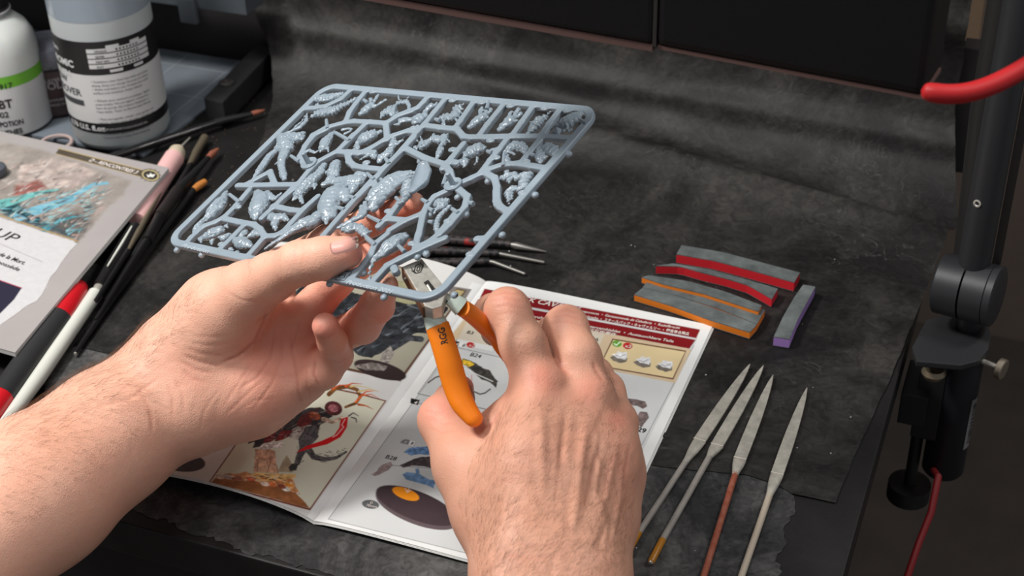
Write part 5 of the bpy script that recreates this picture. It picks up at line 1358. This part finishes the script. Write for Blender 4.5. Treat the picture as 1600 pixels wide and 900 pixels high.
strip([(1014, 430), (1075, 439), (1135, 456), (1190, 477)], [(1003, 433), (1036, 444), (1100, 459), (1185, 486.5)], 7.5, M_orf, 'thin orange-edged sanding strip lying on the back of another strip', z0=0.0052)
strip([(1005, 449), (1060, 463), (1120, 483), (1182.5, 507)], [(991, 460), (1050, 478), (1110, 500), (1171.5, 519)], 8.5, M_orf, 'wide orange-edged sanding strip nearest the booklet')
strip([(1209, 526), (1224, 494), (1240, 466), (1255, 444.5)], [(1234, 530), (1246, 500), (1260, 474), (1274, 448)], 11.5, M_pur, 'short lilac-ended sanding strip lying crosswise at the right')

# ================================================================== BRUSHES, PENS
M_hand = mat('black_lacquer', srgb(22, 21, 22), 0.25, coat=0.5)
M_ferr = mat('dark_ferrule', srgb(78, 72, 72), 0.35, metal=0.8)
M_silv = mat('worn_silver', srgb(150, 138, 118), 0.35, metal=0.7)
def tube_obj(name, label, cat, segs, group=None):
    """segs: list of (part name, [(px,py,z,rpx)...], material)"""
    q = segs[0][1][0]; w0 = P(q[0], q[1], q[2])
    o = empty(name, (w0[0], w0[1], 0.0), label, cat, group)
    for pn, pts, m in segs:
        ws = [P(a, b, z) for a, b, z, r in pts]; rs = [r*depth(w)/F for w, (a, b, z, r) in zip(ws, pts)]
        MB().tube(ws, rs, 14).build(pn, m, o, smooth=True)
    return o
M_amb = mat('amber_bristle', srgb(190, 122, 56), 0.7); M_brn = mat('rusty_bristle', srgb(146, 86, 66), 0.7); M_drk = mat('dark_bristle', srgb(58, 40, 36), 0.7)
tube_obj('paint_brush', 'black brush with flat amber bristles, nearest the sprue corner', 'paint brush', [
    ('handle', [(118, 552, .0035, 3), (122, 546, .0035, 3.8), (180, 460, .0045, 6), (235, 385, .0055, 7)], M_hand), ('ferrule', [(235, 385, .0055, 6.5), (302, 297, .005, 5)], M_black), ('bristles', [(302, 297, .005, 5.2), (311, 290, .005, 6), (320, 284, .0045, 5)], M_amb), ('end_tip', [(117, 553.5, .0035, 2.2), (119, 550.5, .0035, 3)], M_steel)])
tube_obj('paint_brush', 'black brush with grey ribbed grip beside the amber-bristled one', 'paint brush', [
    ('handle', [(150, 500, .0055, 3), (200, 420, .0085, 6), (232, 372, .011, 7)], M_hand), ('grip_sleeve', [(250, 338, .0115, 10), (278, 298, .0115, 10)], M_ferr), ('neck', [(230, 376, .011, 8.5), (251, 337, .0115, 9)], M_hand), ('ferrule', [(278, 298, .0115, 8), (326, 246, .0075, 4)], M_black), ('bristles', [(325, 247, .0075, 4.5), (332, 240, .007, 5.5), (341, 232, .006, 1.5)], M_brn)])
tube_obj('paint_brush', 'black brush with worn flat silver blade end behind the pink-gripped tool', 'paint brush', [
    ('handle', [(165, 470, .006, 3), (215, 390, .008, 6.5), (255, 330, .010, 7)], M_hand), ('ferrule', [(255, 330, .010, 6), (298, 256, .008, 3.6)], M_black), ('flat_tip', [(296, 258, .008, 4), (306, 238, .007, 6), (320, 215, .006, 6.5)], M_silv)])
tube_obj('paint_brush', 'long black brush lying across the corner of the cutting mat, its tip rust-red', 'paint brush', [
    ('handle', [(120, 262, .007, 4), (190, 240, .008, 6.5), (250, 220, .008, 7), (335, 192, .0075, 6)], M_hand), ('ferrule', [(335, 192, .0075, 6.5), (352, 187, .0075, 6.5), (394, 178, .006, 3.6)], M_black), ('bristles', [(393, 178, .006, 4), (402, 175.5, .006, 4), (413, 172, .0055, 1)], M_brn)])
tube_obj('sculpting_tool', 'slim silver spatula wedged between the dark brushes', 'spatula', [
    ('handle', [(150, 470, .010, 4), (200, 392, .0125, 5)], M_hand), ('blade', [(200, 392, .0125, 2.5), (216, 362, .0125, 5.5), (234, 330, .0125, 3.5), (258, 288, .0115, 1.4)], M_silv)])
M_pink = mat('pink_rubber', srgb(226, 178, 176), 0.55); M_cream = mat('cream_collar', srgb(206, 192, 168), 0.5)
tube_obj('needle_tool', 'pink-gripped needle tool sticking out from under the booklet with the teal painting', 'needle tool', [
    ('grip', [(215, 345, .010, 14), (240, 300, .011, 15), (262, 262, .0115, 16), (272, 247, .0118, 16)], M_pink), ('collar', [(271, 249, .0118, 15.5), (277, 237, .012, 13), (281, 231, .012, 6)], M_cream), ('needle', [(279, 233, .012, 1.8), (297, 215, .011, 1.0)], M_steel)])
M_wpen = mat('white_barrel', srgb(214, 216, 208), 0.35, coat=0.3)
pen = tube_obj('pen', 'white pen with glossy black cap lying right of the red-ended marker', 'pen', [
    ('barrel', [(-12, 690, .0075, 10), (60, 590, .0075, 12.5), (149, 459, .0075, 11.5)], M_wpen), ('clip_collar', [(148, 461, .0075, 7), (158, 445, .0078, 9.5)], M_steel), ('cap', [(155, 449, .0082, 11), (180, 410, .0092, 13), (212, 358, .0105, 13)], M_hand), ('clip', [(168, 416, .0150, 1.4), (188, 384, .0155, 2.2), (206, 354, .0155, 1.6)], M_wpen)])  # clip: white strip standing in for the highlight along the glossy cap
M_mred = mat('red_plastic', srgb(200, 22, 34), 0.35, coat=0.3); M_mblk = mat('charcoal_barrel', srgb(46, 46, 48), 0.45)
tube_obj('marker_pen', 'fat marker with red cap and red end under the booklet edge', 'marker pen', [
    ('barrel', [(2, 622, .0095, 22), (92, 498, .0095, 22)], M_mblk), ('cap', [(88, 504, .0095, 20.5), (100, 487, .0095, 21.5), (118, 459, .0095, 20), (126, 447, .0095, 12)], M_mred), ('end_plug', [(-18, 650, .0095, 21), (3, 620.5, .0095, 21.5)], M_mred)])
tube_obj('paint_brush', 'thin black handle lying closest to the forearm between white pen and amber brush', 'paint brush', [
    ('handle', [(138, 486, .004, 3), (190, 410, .0045, 5), (262, 300, .0045, 4)], M_hand), ('end_tip', [(136.5, 488, .004, 2.2), (139, 484, .004, 3)], M_steel)])

# three carbon-handled needle tools behind the sprue corner
M_weave = mat('dark_braided_handle', srgb(34, 33, 35), 0.5)
def weave(m):
    nt = m.node_tree; N = nt.nodes; L = nt.links; b = N['Principled BSDF']; tc = N.new('ShaderNodeTexCoord')
    v = N.new('ShaderNodeTexChecker'); v.inputs['Scale'].default_value = 260; v.inputs['Color1'].default_value = (*srgb(20, 20, 22), 1); v.inputs['Color2'].default_value = (*srgb(58, 52, 52), 1)
    mp = N.new('ShaderNodeMapping'); mp.inputs['Rotation'].default_value = (0, 0, .7); L.new(tc.outputs['Object'], mp.inputs[0]); L.new(mp.outputs[0], v.inputs['Vector'])
    n = N.new('ShaderNodeTexNoise'); n.inputs['Scale'].default_value = 55; L.new(tc.outputs['Object'], n.inputs['Vector'])
    mr = N.new('ShaderNodeMapRange'); mr.inputs[1].default_value = .66; mr.inputs[2].default_value = .69; L.new(n.outputs['Fac'], mr.inputs[0])
    mx = N.new('ShaderNodeMix'); mx.data_type = 'RGBA'; mx.inputs['B'].default_value = (*srgb(150, 44, 40), 1); L.new(mr.outputs[0], mx.inputs['Factor']); L.new(v.outputs['Color'], mx.inputs['A']); L.new(mx.outputs['Result'], b.inputs['Base Color'])
weave(M_weave)
M_pick = mat('dull_steel_tip', srgb(128, 126, 122), .4, metal=.6)
for (h0, h1, h2, t1, r1, lab) in (((600, 380), (690, 374), (798, 382), (854, 393), 8, 'braided-handled steel pick, farthest of three behind the sprue corner'), ((600, 398), (680, 392), (780, 396), (852, 410), 7.5, 'braided-handled steel pick, middle of three behind the sprue corner'), ((590, 418), (680, 411), (764, 408), (822, 428), 8, 'braided-handled steel pick, nearest of three behind the sprue corner')):
    tube_obj('steel_pick', lab, 'pick', [('handle', [(*h0, .005, r1), (*h1, .005, r1), (*h2, .005, r1*.7)], M_weave), ('point', [(h2[0]-2, h2[1], .005, 3.2), (h2[0]+8, h2[1]+2, .005, 6 if t1[1] < 400 else 3.2), (t1[0]-2, t1[1], .003, 1.2 if t1[1] < 400 else 2.6), (*t1, .003, .6)], M_pick)], 'braided steel picks')

# ================================================================== BOTTLES
M_clr = mat('milky_plastic', srgb(186, 192, 194), 0.35, spec=0.5, sub=0.3); M_liq = mat('clear_blue_plastic', srgb(172, 184, 196), 0.16, trans=0.35, ior=1.4)
M_lblw = mat('white_label', srgb(206, 207, 208), 0.45); M_lblk = mat('black_label', srgb(30, 29, 30), 0.4); M_grn = mat('green_band', srgb(108, 178, 52), 0.45)
M_capb = mat('black_cap', srgb(32, 31, 31), 0.45); M_lblt = mat('grey_label_text', srgb(66, 68, 72), 0.5)
def cyl_patch(mb, c, r, a0, a1, z0, z1, n=24):
    vs = []; 
    for k in range(n+1):
        a = a0+(a1-a0)*k/n
        for z in (z0, z1): vs.append((c[0]+r*math.cos(a), c[1]+r*math.sin(a), z))
    mb.add(vs, [(2*k, 2*k+2, 2*k+3, 2*k+1) for k in range(n)])
def cyl_text(mb, c, r, body, a0, z, size, w=None, tilt=0.0, bold=0.0):
    v, f = text_mesh(body, 0, bold); 
    sx = size/0.7 if w is None else w/v[:, 0].max()
    a = a0+v[:, 0]*sx/r
    mb.add(np.stack([c[0]+r*np.cos(a), c[1]+r*np.sin(a), z+v[:, 1]*size/0.7+tilt*v[:, 0]*sx], 1), f)
def facing(c, px, z, r):
    """angle on a cylinder whose point projects to px"""
    best = None
    for k in range(721):
        a = -math.pi+2*math.pi*k/720*1.0; q = np.array([c[0]+r*math.cos(a), c[1]+r*math.sin(a), z])
        if (CAM-q)@np.array([math.cos(a), math.sin(a), 0]) <= 0: continue
        x, _, _ = proj(q); e = abs(float(x)-px)
        if best is None or e < best[0]: best = (e, a)
    return best[1]
zb = 0.0031
cA = P(192, 203, zb); rA = 74.5*depth(cA)/F
bot = empty('bottle', (cA[0], cA[1], zb), 'tall clear plastic bottle of thinner with black and white label on the cutting mat', 'bottle')
HA = 0.128
MB().lathe(cA+[0, 0, .0001], (0, 0, 1), [(0, rA*.86), (.002, rA*.95), (.006, rA), (HA, rA), (HA+.010, rA*.985), (HA+.022, rA*.90), (HA+.034, rA*.72), (HA+.042, rA*.50), (HA+.046, rA*.40), (HA+.056, rA*.38)], 64).build('body', M_clr, bot, smooth=True, angle=60)
MB().lathe(cA+[0, 0, HA+.0565], (0, 0, 1), [(0, rA*.46), (.022, rA*.44), (.024, rA*.40)], 40).build('cap', M_capb, bot, smooth=True)
MB().lathe(cA+[0, 0, .108], (0, 0, 1), [(0, rA+.00015), (HA-.108, rA+.00015)], 64, cap=False).build('clear_band', M_liq, bot, smooth=True)
def zpx(c, r, px, py):
    """height on the front of the cylinder at px,py"""
    for _ in range(3):
        lo, hi = 0, .3
        for _ in range(40):
            m = (lo+hi)/2; a = facing_cache(c, r); q = np.array([c[0]+r*math.cos(a), c[1]+r*math.sin(a), m]); _, y, _ = proj(q)
            if y > py: lo = m
            else: hi = m
        return lo
def facing_cache(c, r): v = CAM-c; return math.atan2(v[1], v[0])
aF = facing_cache(cA, rA); r1 = rA+.0002; r2 = rA+.0004; r3 = rA+.0006
cA0 = np.array([cA[0], cA[1], 0])
z_t = zpx(cA0, rA, 0, 64)-0.0; z_m = zpx(cA0, rA, 0, 116); z_b0 = zpx(cA0, rA, 0, 191); z_b1 = zpx(cA0, rA, 0, 207)
lb = MB(); cyl_patch(lb, cA, r1, aF-2.4, aF+2.4, z_b0, z_m, 60); lb.build('white_label', M_lblw, bot)
lb = MB(); cyl_patch(lb, cA, r1, aF-2.4, aF+2.4, z_m, z_t, 60); lb.build('black_label', M_lblk, bot); lb = MB(); cyl_patch(lb, cA, r1, aF-2.4, aF+2.4, z_b1, z_b0, 60); lb.build('black_label_strip', M_lblk, bot)
aL = facing(cA, 136, z_t-.01, rA); aR = facing(cA, 228, z_t-.01, rA)
tb = MB(); hz = (z_t-z_m)
for k in range(4): cyl_patch(tb, cA, r2, aL, aR, z_m+hz*(.20+.155*k), z_m+hz*(.20+.155*k+.125), 20)
tag(tb.build('rating_table', M_lblw, bot), kind='stuff')
tx = MB(); aW = facing(cA, 96, z_t-.03, rA)
for k, wd in enumerate(('FLAT', 'FAST DRY', 'GLOSS', 'OPAQUE')): cyl_text(tx, cA, r3, wd, aL+(aR-aL)*.12, z_m+hz*(.225+.155*k), .0016, bold=.02)
for k in range(4):
    for j in range(7): 
        a = aL+(aR-aL)*(.44+.055*j); cyl_patch(tx, cA, r3, a, a+.035, z_m+hz*(.235+.155*k), z_m+hz*(.235+.155*k)+.0014, 2)
tag(tx.build('table_print', M_lblk, bot), kind='stuff')
wt = MB(); cyl_text(wt, cA, r2, 'URBAN', aW-.32, z_t-.012, .0035, bold=.02); cyl_text(wt, cA, r2, 'CHROMIC', aW-.42, z_t-.022, .0055, bold=.04); cyl_text(wt, cA, r2, 'AIRBRUSH', aW-.5, z_t-.031, .0052, bold=.04)
a_ = facing(cA, 118, z_b0, rA); cyl_text(wt, cA, r2, '6.76 U.S. fl.oz', a_-.20, z_b1+.0025, .0042, w=.036, bold=.04); cyl_text(wt, cA, r2, 'JUST ADD WATER TO CLEAN AND RINSE WELL', a_+.72, z_b1+.003, .0016, w=.034)
cyl_patch(wt, cA, r2, aL+(aR-aL)*.3, aL+(aR-aL)*.5, z_t-.0058, z_t-.0035, 6); cyl_patch(wt, cA, r2, aL+(aR-aL)*.68, aL+(aR-aL)*.85, z_t-.0058, z_t-.0035, 6)
cyl_patch(wt, cA, r2, aL+(aR-aL)*.3, aL+(aR-aL)*.5, z_m+.0018, z_m+.0040, 6); cyl_patch(wt, cA, r2, aL+(aR-aL)*.68, aL+(aR-aL)*.85, z_m+.0018, z_m+.0040, 6)
tag(wt.build('white_lettering', M_lblw, bot), kind='stuff')
dk = MB(); a_ = facing(cA, 98, z_m-.01, rA); cyl_text(dk, cA, r2, 'FLOW', a_-.28, z_m-.0095, .0052, bold=.02); cyl_text(dk, cA, r2, 'IMPROVER', a_-.43, z_m-.0185, .0056, w=.040, bold=.02)
cyl_patch(dk, cA, r2, a_-.1, a_+.62, z_m-.0265, z_m-.0218, 12)
rr = random.Random(5); aT = facing(cA, 148, z_m-.02, rA)
LOR = ['• Contains a clear fluid that thins and slows', 'drying. Does not change the tone of colour.', '• Shake well before use. Protect the work', 'surface and ventilate. Keep closed.', '', '• Diluant pour peinture acrylique. Agiter', 'avant emploi. Ne pas ingérer. Conserver', 'hors de portée des enfants. Nettoyer à', 'l’eau tiède. Tenir le flacon bien fermé.', '', '• Para aerografía: añadir unas gotas a la', 'mezcla. Agitar antes de usar. Limpiar con', 'agua. Manténgase fuera del alcance de los', 'niños. Producto no inflamable.', '• Contenuto: agitare prima dell’uso.', '• Conservation: keep from freezing.']
for k, s_ in enumerate(LOR):
    if s_: cyl_text(dk, cA, r2, s_, aT, z_m-.006-k*.00315, .0017, w=min(.046, .0011*len(s_)))
tag(dk.build('dark_lettering', M_lblt, bot), kind='stuff')

cB = P(20, 190, zb); rB = 62*depth(cB)/F; cB0 = np.array([cB[0], cB[1], 0])
b2 = empty('bottle', (cB[0], cB[1], zb), 'white-labelled bottle with green band and black cap at the left edge', 'bottle'); HB = .066
MB().lathe(cB+[0, 0, .0001], (0, 0, 1), [(0, rB*.9), (.003, rB), (HB, rB), (HB+.010, rB*.96), (HB+.018, rB*.84), (HB+.025, rB*.62), (HB+.028, rB*.50), (HB+.032, rB*.46)], 56).build('body', mat('white_translucent_plastic', srgb(208, 212, 210), .3, sub=.3), b2, smooth=True, angle=60)
MB().lathe(cB+[0, 0, HB+.0322], (0, 0, 1), [(0, rB*.54), (.0015, rB*.55), (.002, rB*.52), (.030, rB*.50), (.032, rB*.46)], 40).build('cap', M_capb, b2, smooth=True)
MB().lathe(cB+[0, 0, HB+.0310], (0, 0, 1), [(0, rB*.57), (.001, rB*.57)], 40).build('cap_ring', M_lblw, b2, smooth=True)
aB = facing_cache(cB, rB); zg1 = zpx(cB0, rB, 0, 121); zg0 = zpx(cB0, rB, 0, 139); zl0 = zpx(cB0, rB, 0, 212)
lb = MB(); cyl_patch(lb, cB, rB+.0002, aB-2.4, aB+2.4, zl0, zg0, 50); lb.build('white_label', M_lblw, b2)
lb = MB(); cyl_patch(lb, cB, rB+.0002, aB-2.4, aB+2.4, zg0, zg1, 50); lb.build('green_band', M_grn, b2)
dk = MB(); rb3 = rB+.0004
def bt(s_, px, py, size, w=None, bold=.02, dpx=0):
    z = zpx(cB0, rB, 0, py); a = facing(cB, px, z, rB); cyl_text(dk, cB, rb3, s_, a, z, size, w=w, bold=bold)
bt('T-917', -14, 139, .0045, w=.017); bt('SEEBT', -26, 168, .0070, w=.024, bold=.03); bt('002', -6, 182, .0048, bold=.02)
bt('MAGIC POTION', -30, 196, .0042, w=.036, bold=.03); bt('FOR BRUSHES', -30, 209, .0042, w=.036, bold=.03)
tag(dk.build('dark_lettering', M_lblk, b2), kind='stuff')

cC = P(92, 166, zb); rC = 46*depth(cC)/F
b3 = empty('paint_pot', (cC[0], cC[1], zb), 'dark brown paint pot with clear lid between the two bottles', 'paint pot')
MB().lathe(cC+[0, 0, .0001], (0, 0, 1), [(0, rC*.9), (.003, rC), (.040, rC*.97), (.042, rC*.9)], 48).build('body', mat('dark_maroon_pot', srgb(58, 44, 46), .35), b3, smooth=True)
MB().lathe(cC+[0, 0, .0422], (0, 0, 1), [(0, rC*.9), (.001, rC*1.0), (.012, rC*1.0), (.016, rC*.9), (.018, rC*.3)], 48).build('lid', mat('smoky_lid', srgb(92, 94, 104), .12, spec=.6, trans=.3), b3, smooth=True)
dk = MB(); cC0 = np.array([cC[0], cC[1], 0])
for s_, px, py, sz in (('LAYER COLOUR', 70, 128, .0030), ('COLOUR', 63, 139, .0062), ('PEINTURE', 74, 158, .0022), ('MADE IN UK', 78, 165, .0022)):
    z = zpx(cC0, rC, 0, py); a = facing(cC, px, z, rC); cyl_text(dk, cC, rC+.0004, s_, a, z, sz, bold=.02)
tag(dk.build('lettering', mat('grey_pot_ink', srgb(150, 144, 146), .5), b3), kind='stuff')
cD = P(88, 226, zb+.001)
rg = MB().lathe(cD, (0, 0, 1), [(0, .0135), (.0022, .0135), (.0030, .0125), (.0026, .0110), (.0012, .0108)], 40, cap=False).build('ring_lid', mat('pale_rose_metal', srgb(206, 184, 180), .3, metal=.3), None, smooth=True)
tag(rg, 'small pale ring-shaped lid behind the booklet edge, before the tall bottle', 'lid')
st = MB(); wq = P(-8, 272, ZP+.0008)
bmx = [(0, .0085), (.003, .0095), (.006, .0088), (.0075, .0060), (.0078, 0)]
ob = MB().lathe(wq, (0, 0, 1), bmx, 36).build('game_base', mat('slate_plastic', srgb(80, 84, 94), .5), None, smooth=True); ob.scale = (1.5, 1.0, 1) if False else (1, 1, 1)
tag(ob, 'round slate-grey plastic base resting on the teal-painted booklet at the left edge', 'base')

# crumbs and clippings on the paper
def crumbs():
    rr = random.Random(77); mb = MB()
    for k in range(90):
        x = rr.uniform(-0.55, -0.07); y = rr.uniform(0.50, 0.90)
        s = rr.uniform(.0002, .0006); z = .0022
        if -0.49 < x < -0.16 and 0.50 < y < 0.77: continue
        mb.prism([(x, y, z), (x+s*2, y+s*.4, z), (x+s*1.2, y+s*1.7, z)], (0, 0, s))
    o = mb.build('plastic_crumbs', M_lblw, None); tag(o, 'tiny pale plastic crumbs scattered over the black paper', 'crumbs', kind='stuff')
crumbs()
def debris():
    rr = random.Random(7); mb = MB()
    for k in range(260):
        q = P(rr.uniform(280, 440), rr.uniform(150, 330), 0); s = rr.uniform(.0003, .0011)
        a = rr.uniform(0, 3); mb.prism([(q[0], q[1], .0003), (q[0]+s*2*math.cos(a), q[1]+s*2*math.sin(a), .0003), (q[0]+s*math.cos(a+1.4), q[1]+s*math.sin(a+1.4), .0003)], (0, 0, s*.6))
    o = mb.build('shavings', mat('brown_shavings', srgb(72, 58, 50), .8), None); tag(o, 'fine brown shavings around the brush tips', 'shavings', kind='stuff')
debris()
# ================================================================== LAMP HEAD (near the lens), CABLE, CLAMP POST
lamp = empty('bench_lamp', P(1100, 60, .28), 'long black lamp head hanging over the desk, seen from behind', 'lamp')
zL = .28
q0 = P(560, -9, zL); q1 = P(1018, 72, zL); q2 = P(1026, 74, zL); q3 = P(1441, 153, zL)
dl = q3-q1; dl /= np.linalg.norm(dl); dn_ = np.cross([0, 0, 1], dl)
M_lampk = mat('lamp_black', srgb(17, 17, 19), .5, spec=.25); M_rim = mat('brown_rim', srgb(92, 70, 66), .5)
def lbox(a, b, th, h, dz, m, nm, bev=.001):
    MB().prism([a+[0, 0, dz], b+[0, 0, dz], b+dn_*th+[0, 0, dz], a+dn_*th+[0, 0, dz]], (0, 0, h)).build(nm, m, lamp, bevel=bev)
lbox(q2, q3, .030, .075, .001, M_lampk, 'head_housing', .003); lbox(q0, q1, .030, .075, .001, M_lampk, 'arm_housing', .002)
lbox(q0+dn_*.001, q1+dn_*.001, .028, .0034, -.0030, M_rim, 'lower_rim', 0); lbox(q2+dn_*.001, q3+dn_*.001, .028, .0018, -.0012, M_rim, 'lower_rim', 0)
lbox(q1+dl*.0003, q2-dl*.0003, .026, .070, .0, M_slot, 'hinge', 0)
MB().prism([P(905, 12, .283)-dn_*.0004, P(1012, 31, .283)-dn_*.0004, P(1012, 31, .283)-dn_*.0004+[0, 0, .02], P(905, 12, .283)-dn_*.0004+[0, 0, .02]], dn_*-.0003).build('grey_panel', M_shelf, lamp)
M_cab = mat('red_cable', srgb(176, 30, 34), .45)
cz = [(1438, 141, .288), (1470, 148, .287), (1510, 147, .287), (1550, 134, .289), (1585, 116, .292), (1630, 88, .297), (1700, 30, .305)]
cp_ = [P(*q) for q in cz]
cb = MB().tube(cp_, [16*depth(w)/F for w in cp_], 20).build('cable', M_cab, None, smooth=True); m_ = cb.modifiers.new('s', 'SUBSURF'); m_.levels = 2; m_.render_levels = 2
tag(cb, 'thick red cable curving out of the end of the black lamp head', 'cable')
# clamp post
post = empty('clamp_post', P(1490, 620, -.02), 'black clamp post with a round joint fixed to the desk edge', 'clamp post')
M_post = mat('satin_black_metal', srgb(48, 49, 52), .42, spec=.6, metal=.3, bump=(1200, .00004))
base = P(1488, 538, .012)        # centre of bracket top
dpt = depth(base)
def V_(px, py, d): return PD(px, py, d)
zx = [0, 0, 1]
# the post: vertical above the joint
jc = P(1512, 452, .045)      # joint centre
pc = np.array([jc[0]+.001, jc[1]+.002, 0])
rP = 24*dpt/F
x_, y_, _ = proj(np.array([pc[0], pc[1], .3]))
MB().tube([(pc[0], pc[1], .045), (pc[0], pc[1], .60)], rP, 40).build('post', M_post, post, smooth=True)
MB().prism([(pc[0]+rP+.0005, pc[1]+.004, .03), (pc[0]+rP+.0055, pc[1]+.004, .03), (pc[0]+rP+.0055, pc[1]+.012, .03), (pc[0]+rP+.0005, pc[1]+.012, .03)], (0, 0, .57)).build('edge_strip', M_ferr, post)
MB().tube([(pc[0]-.012, pc[1]+.050, .45), (pc[0]-.010, pc[1]+.045, .14), (pc[0]-.004, pc[1]+.035, .02)], .009, 20).build('rear_tube', M_capb, post, smooth=True)
scr = P(1527, 318, 0); 
for px, py in ((1527, 318),):
    d = ray(px, py); o_ = CAM[:2]-pc[:2]; a_ = d[0]**2+d[1]**2; b_ = 2*(o_@d[:2]); c_ = o_@o_-rP**2; dd = b_*b_-4*a_*c_
    if dd > 0:
        t = (-b_-math.sqrt(dd))/(2*a_); h_ = CAM+d*t; nn = np.array([*(h_[:2]-pc[:2]), 0]); nn /= np.linalg.norm(nn)
        MB().lathe(h_-nn*.0002, nn, [(0, .0024), (.0006, .0024), (.0008, .0016), (.0002, .0012)], 16, cap=False).build('screw', M_steel, post, smooth=True)
# joint: two discs on a near-horizontal axis
ax = np.array([math.cos(math.radians(12)), -math.sin(math.radians(12)), 0.05]); ax /= np.linalg.norm(ax)
rJ = 48*dpt/F
half = 47*dpt/F
MB().lathe(jc-ax*half, ax, [(0, rJ*.86), (.0012, rJ*.96), (.002, rJ), (half*.93, rJ)], 56).build('joint_disc', M_post, post, smooth=True)
MB().lathe(jc-ax*half*.03, ax, [(0, rJ*.92), (.0006, rJ*.92)], 56).build('joint_gap', M_slot, post, smooth=True)
MB().lathe(jc+ax*half*.0, ax, [(0, rJ), (half*.72, rJ), (half*.74, rJ*.97), (half*.76, rJ), (half*.97, rJ), (half, rJ*.94)], 56).build('joint_disc', M_post, post, smooth=True)
nk = np.array([jc[0]+.004, jc[1]+.004, 0])
rN = 20*dpt/F
MB().tube([(nk[0], nk[1], .012), (nk[0], nk[1], .04)], rN, 30).build('neck', M_post, post, smooth=True)
# bracket top plate & vertical body cylinder
bc = np.array([nk[0]-.003, nk[1]-.004, 0]); rB_ = 34*dpt/F
MB().lathe((bc[0]+.003, bc[1], -.066-.03), zx, [(0, rB_*.9), (.002, rB_), (.108-.002, rB_), (.108, rB_*.96)], 48).build('clamp_body', mat('dark_navy_black', srgb(22, 23, 30), .5), post, smooth=True)
tl = P(1428, 556, .0125)
MB().prism([P(x, y, .0122) for x, y in ((1424, 550), (1431, 573), (1500, 579), (1528, 572), (1543, 554), (1547, 528), (1540, 510), (1520, 501), (1480, 499), (1447, 507))], (0, 0, .004)).build('bracket', M_post, post, bevel=.0008)
MB().prism([P(1424, 548, -.0003)+[.001, 0, 0], P(1432, 571, -.0003)+[.001, 0, 0], P(1455, 566, -.0003), P(1450, 540, -.0003)], (0, 0, .0122)).build('clamp_jaw', M_post, post, bevel=.0008) if False else None
MB().box((-.048, bc[1]-.020, -.05), (bc[0]-.012, bc[1]+.018, -.0265)).build('lower_jaw', M_black, post, bevel=.001)
MB().box((bc[0]-.020, bc[1]-.012, -.065), (bc[0]-.004, bc[1]+.012, .0120)).build('spine', M_black, post, bevel=.001)
MB().tube([(-.035, bc[1], -.115), (-.035, bc[1], -.051)], .004, 14).build('clamp_screw', M_black, post, smooth=True)
MB().lathe((-.035, bc[1], -.125), zx, [(0, .014), (.012, .014)], 20).build('clamp_wheel', M_black, post, smooth=True)
MB().lathe(P(1458, 588, -.006), zx, [(0, .006), (.003, .0075), (.006, .006)], 14).build('crushed_foil', M_silv, post, smooth=True)
kd = np.array([math.cos(math.radians(-20)), math.sin(math.radians(-20)), 0])
kp = np.array([bc[0]+.003, bc[1], -.002])+kd*rB_*.98
MB().tube([kp-kd*.001, kp+kd*.010], .0018, 12).build('knob_stem', M_steel, post, smooth=True)
kn = MB(); 
kn.lathe(kp+kd*.010, kd, [(0, .0060), (.0003, .0066), (.0038, .0066), (.0042, .0060)], 28); kn.build('knob', mat('knurled_nickel', srgb(170, 158, 142), .35, metal=.9, bump=(2500, .0004)), post, smooth=False)
stk = MB(); c_ = np.array([bc[0]+.003, bc[1], 0]); aS = facing(c_, 1518, -.045, rB_); cyl_patch(stk, c_, rB_+.0003, aS-.22, aS+.22, -.070, -.030, 8); stk.build('barcode_sticker', mat('grey_sticker', srgb(120, 118, 120), .5), post)
bar_ = MB(); rr = random.Random(2); z = -.066
while z < -.034:
    w = rr.choice([.0006, .001, .0016]); cyl_patch(bar_, c_, rB_+.0005, aS-.05, aS+.17, z, z+w, 4); z += w+rr.choice([.0007, .0012])
tag(bar_.build('barcode', M_lblk, post), kind='stuff')
cr_ = [P(1466, 745, -.06), P(1455, 800, -.075), P(1435, 850, -.09), P(1418, 900, -.10), P(1400, 960, -.12)]
c2 = MB().tube([(bc[0]-.002, bc[1]-.01, -.09)]+cr_, .0022, 12).build('cable', mat('dark_red_cable', srgb(120, 20, 24), .5), None, smooth=True)
tag(c2, 'thin red cable hanging down below the clamp post', 'cable')
brd = MB().prism([PD(1509, -40, 1.35), PD(1543, -40, 1.35), PD(1530, 60, 1.35), PD(1508, 130, 1.35)], (0.0, 0.01, 0)).build('cardboard_panel', mat('tan_cardboard', srgb(120, 98, 76), .8), None)
tag(brd, 'strip of tan cardboard showing between the paper and the post', 'cardboard')
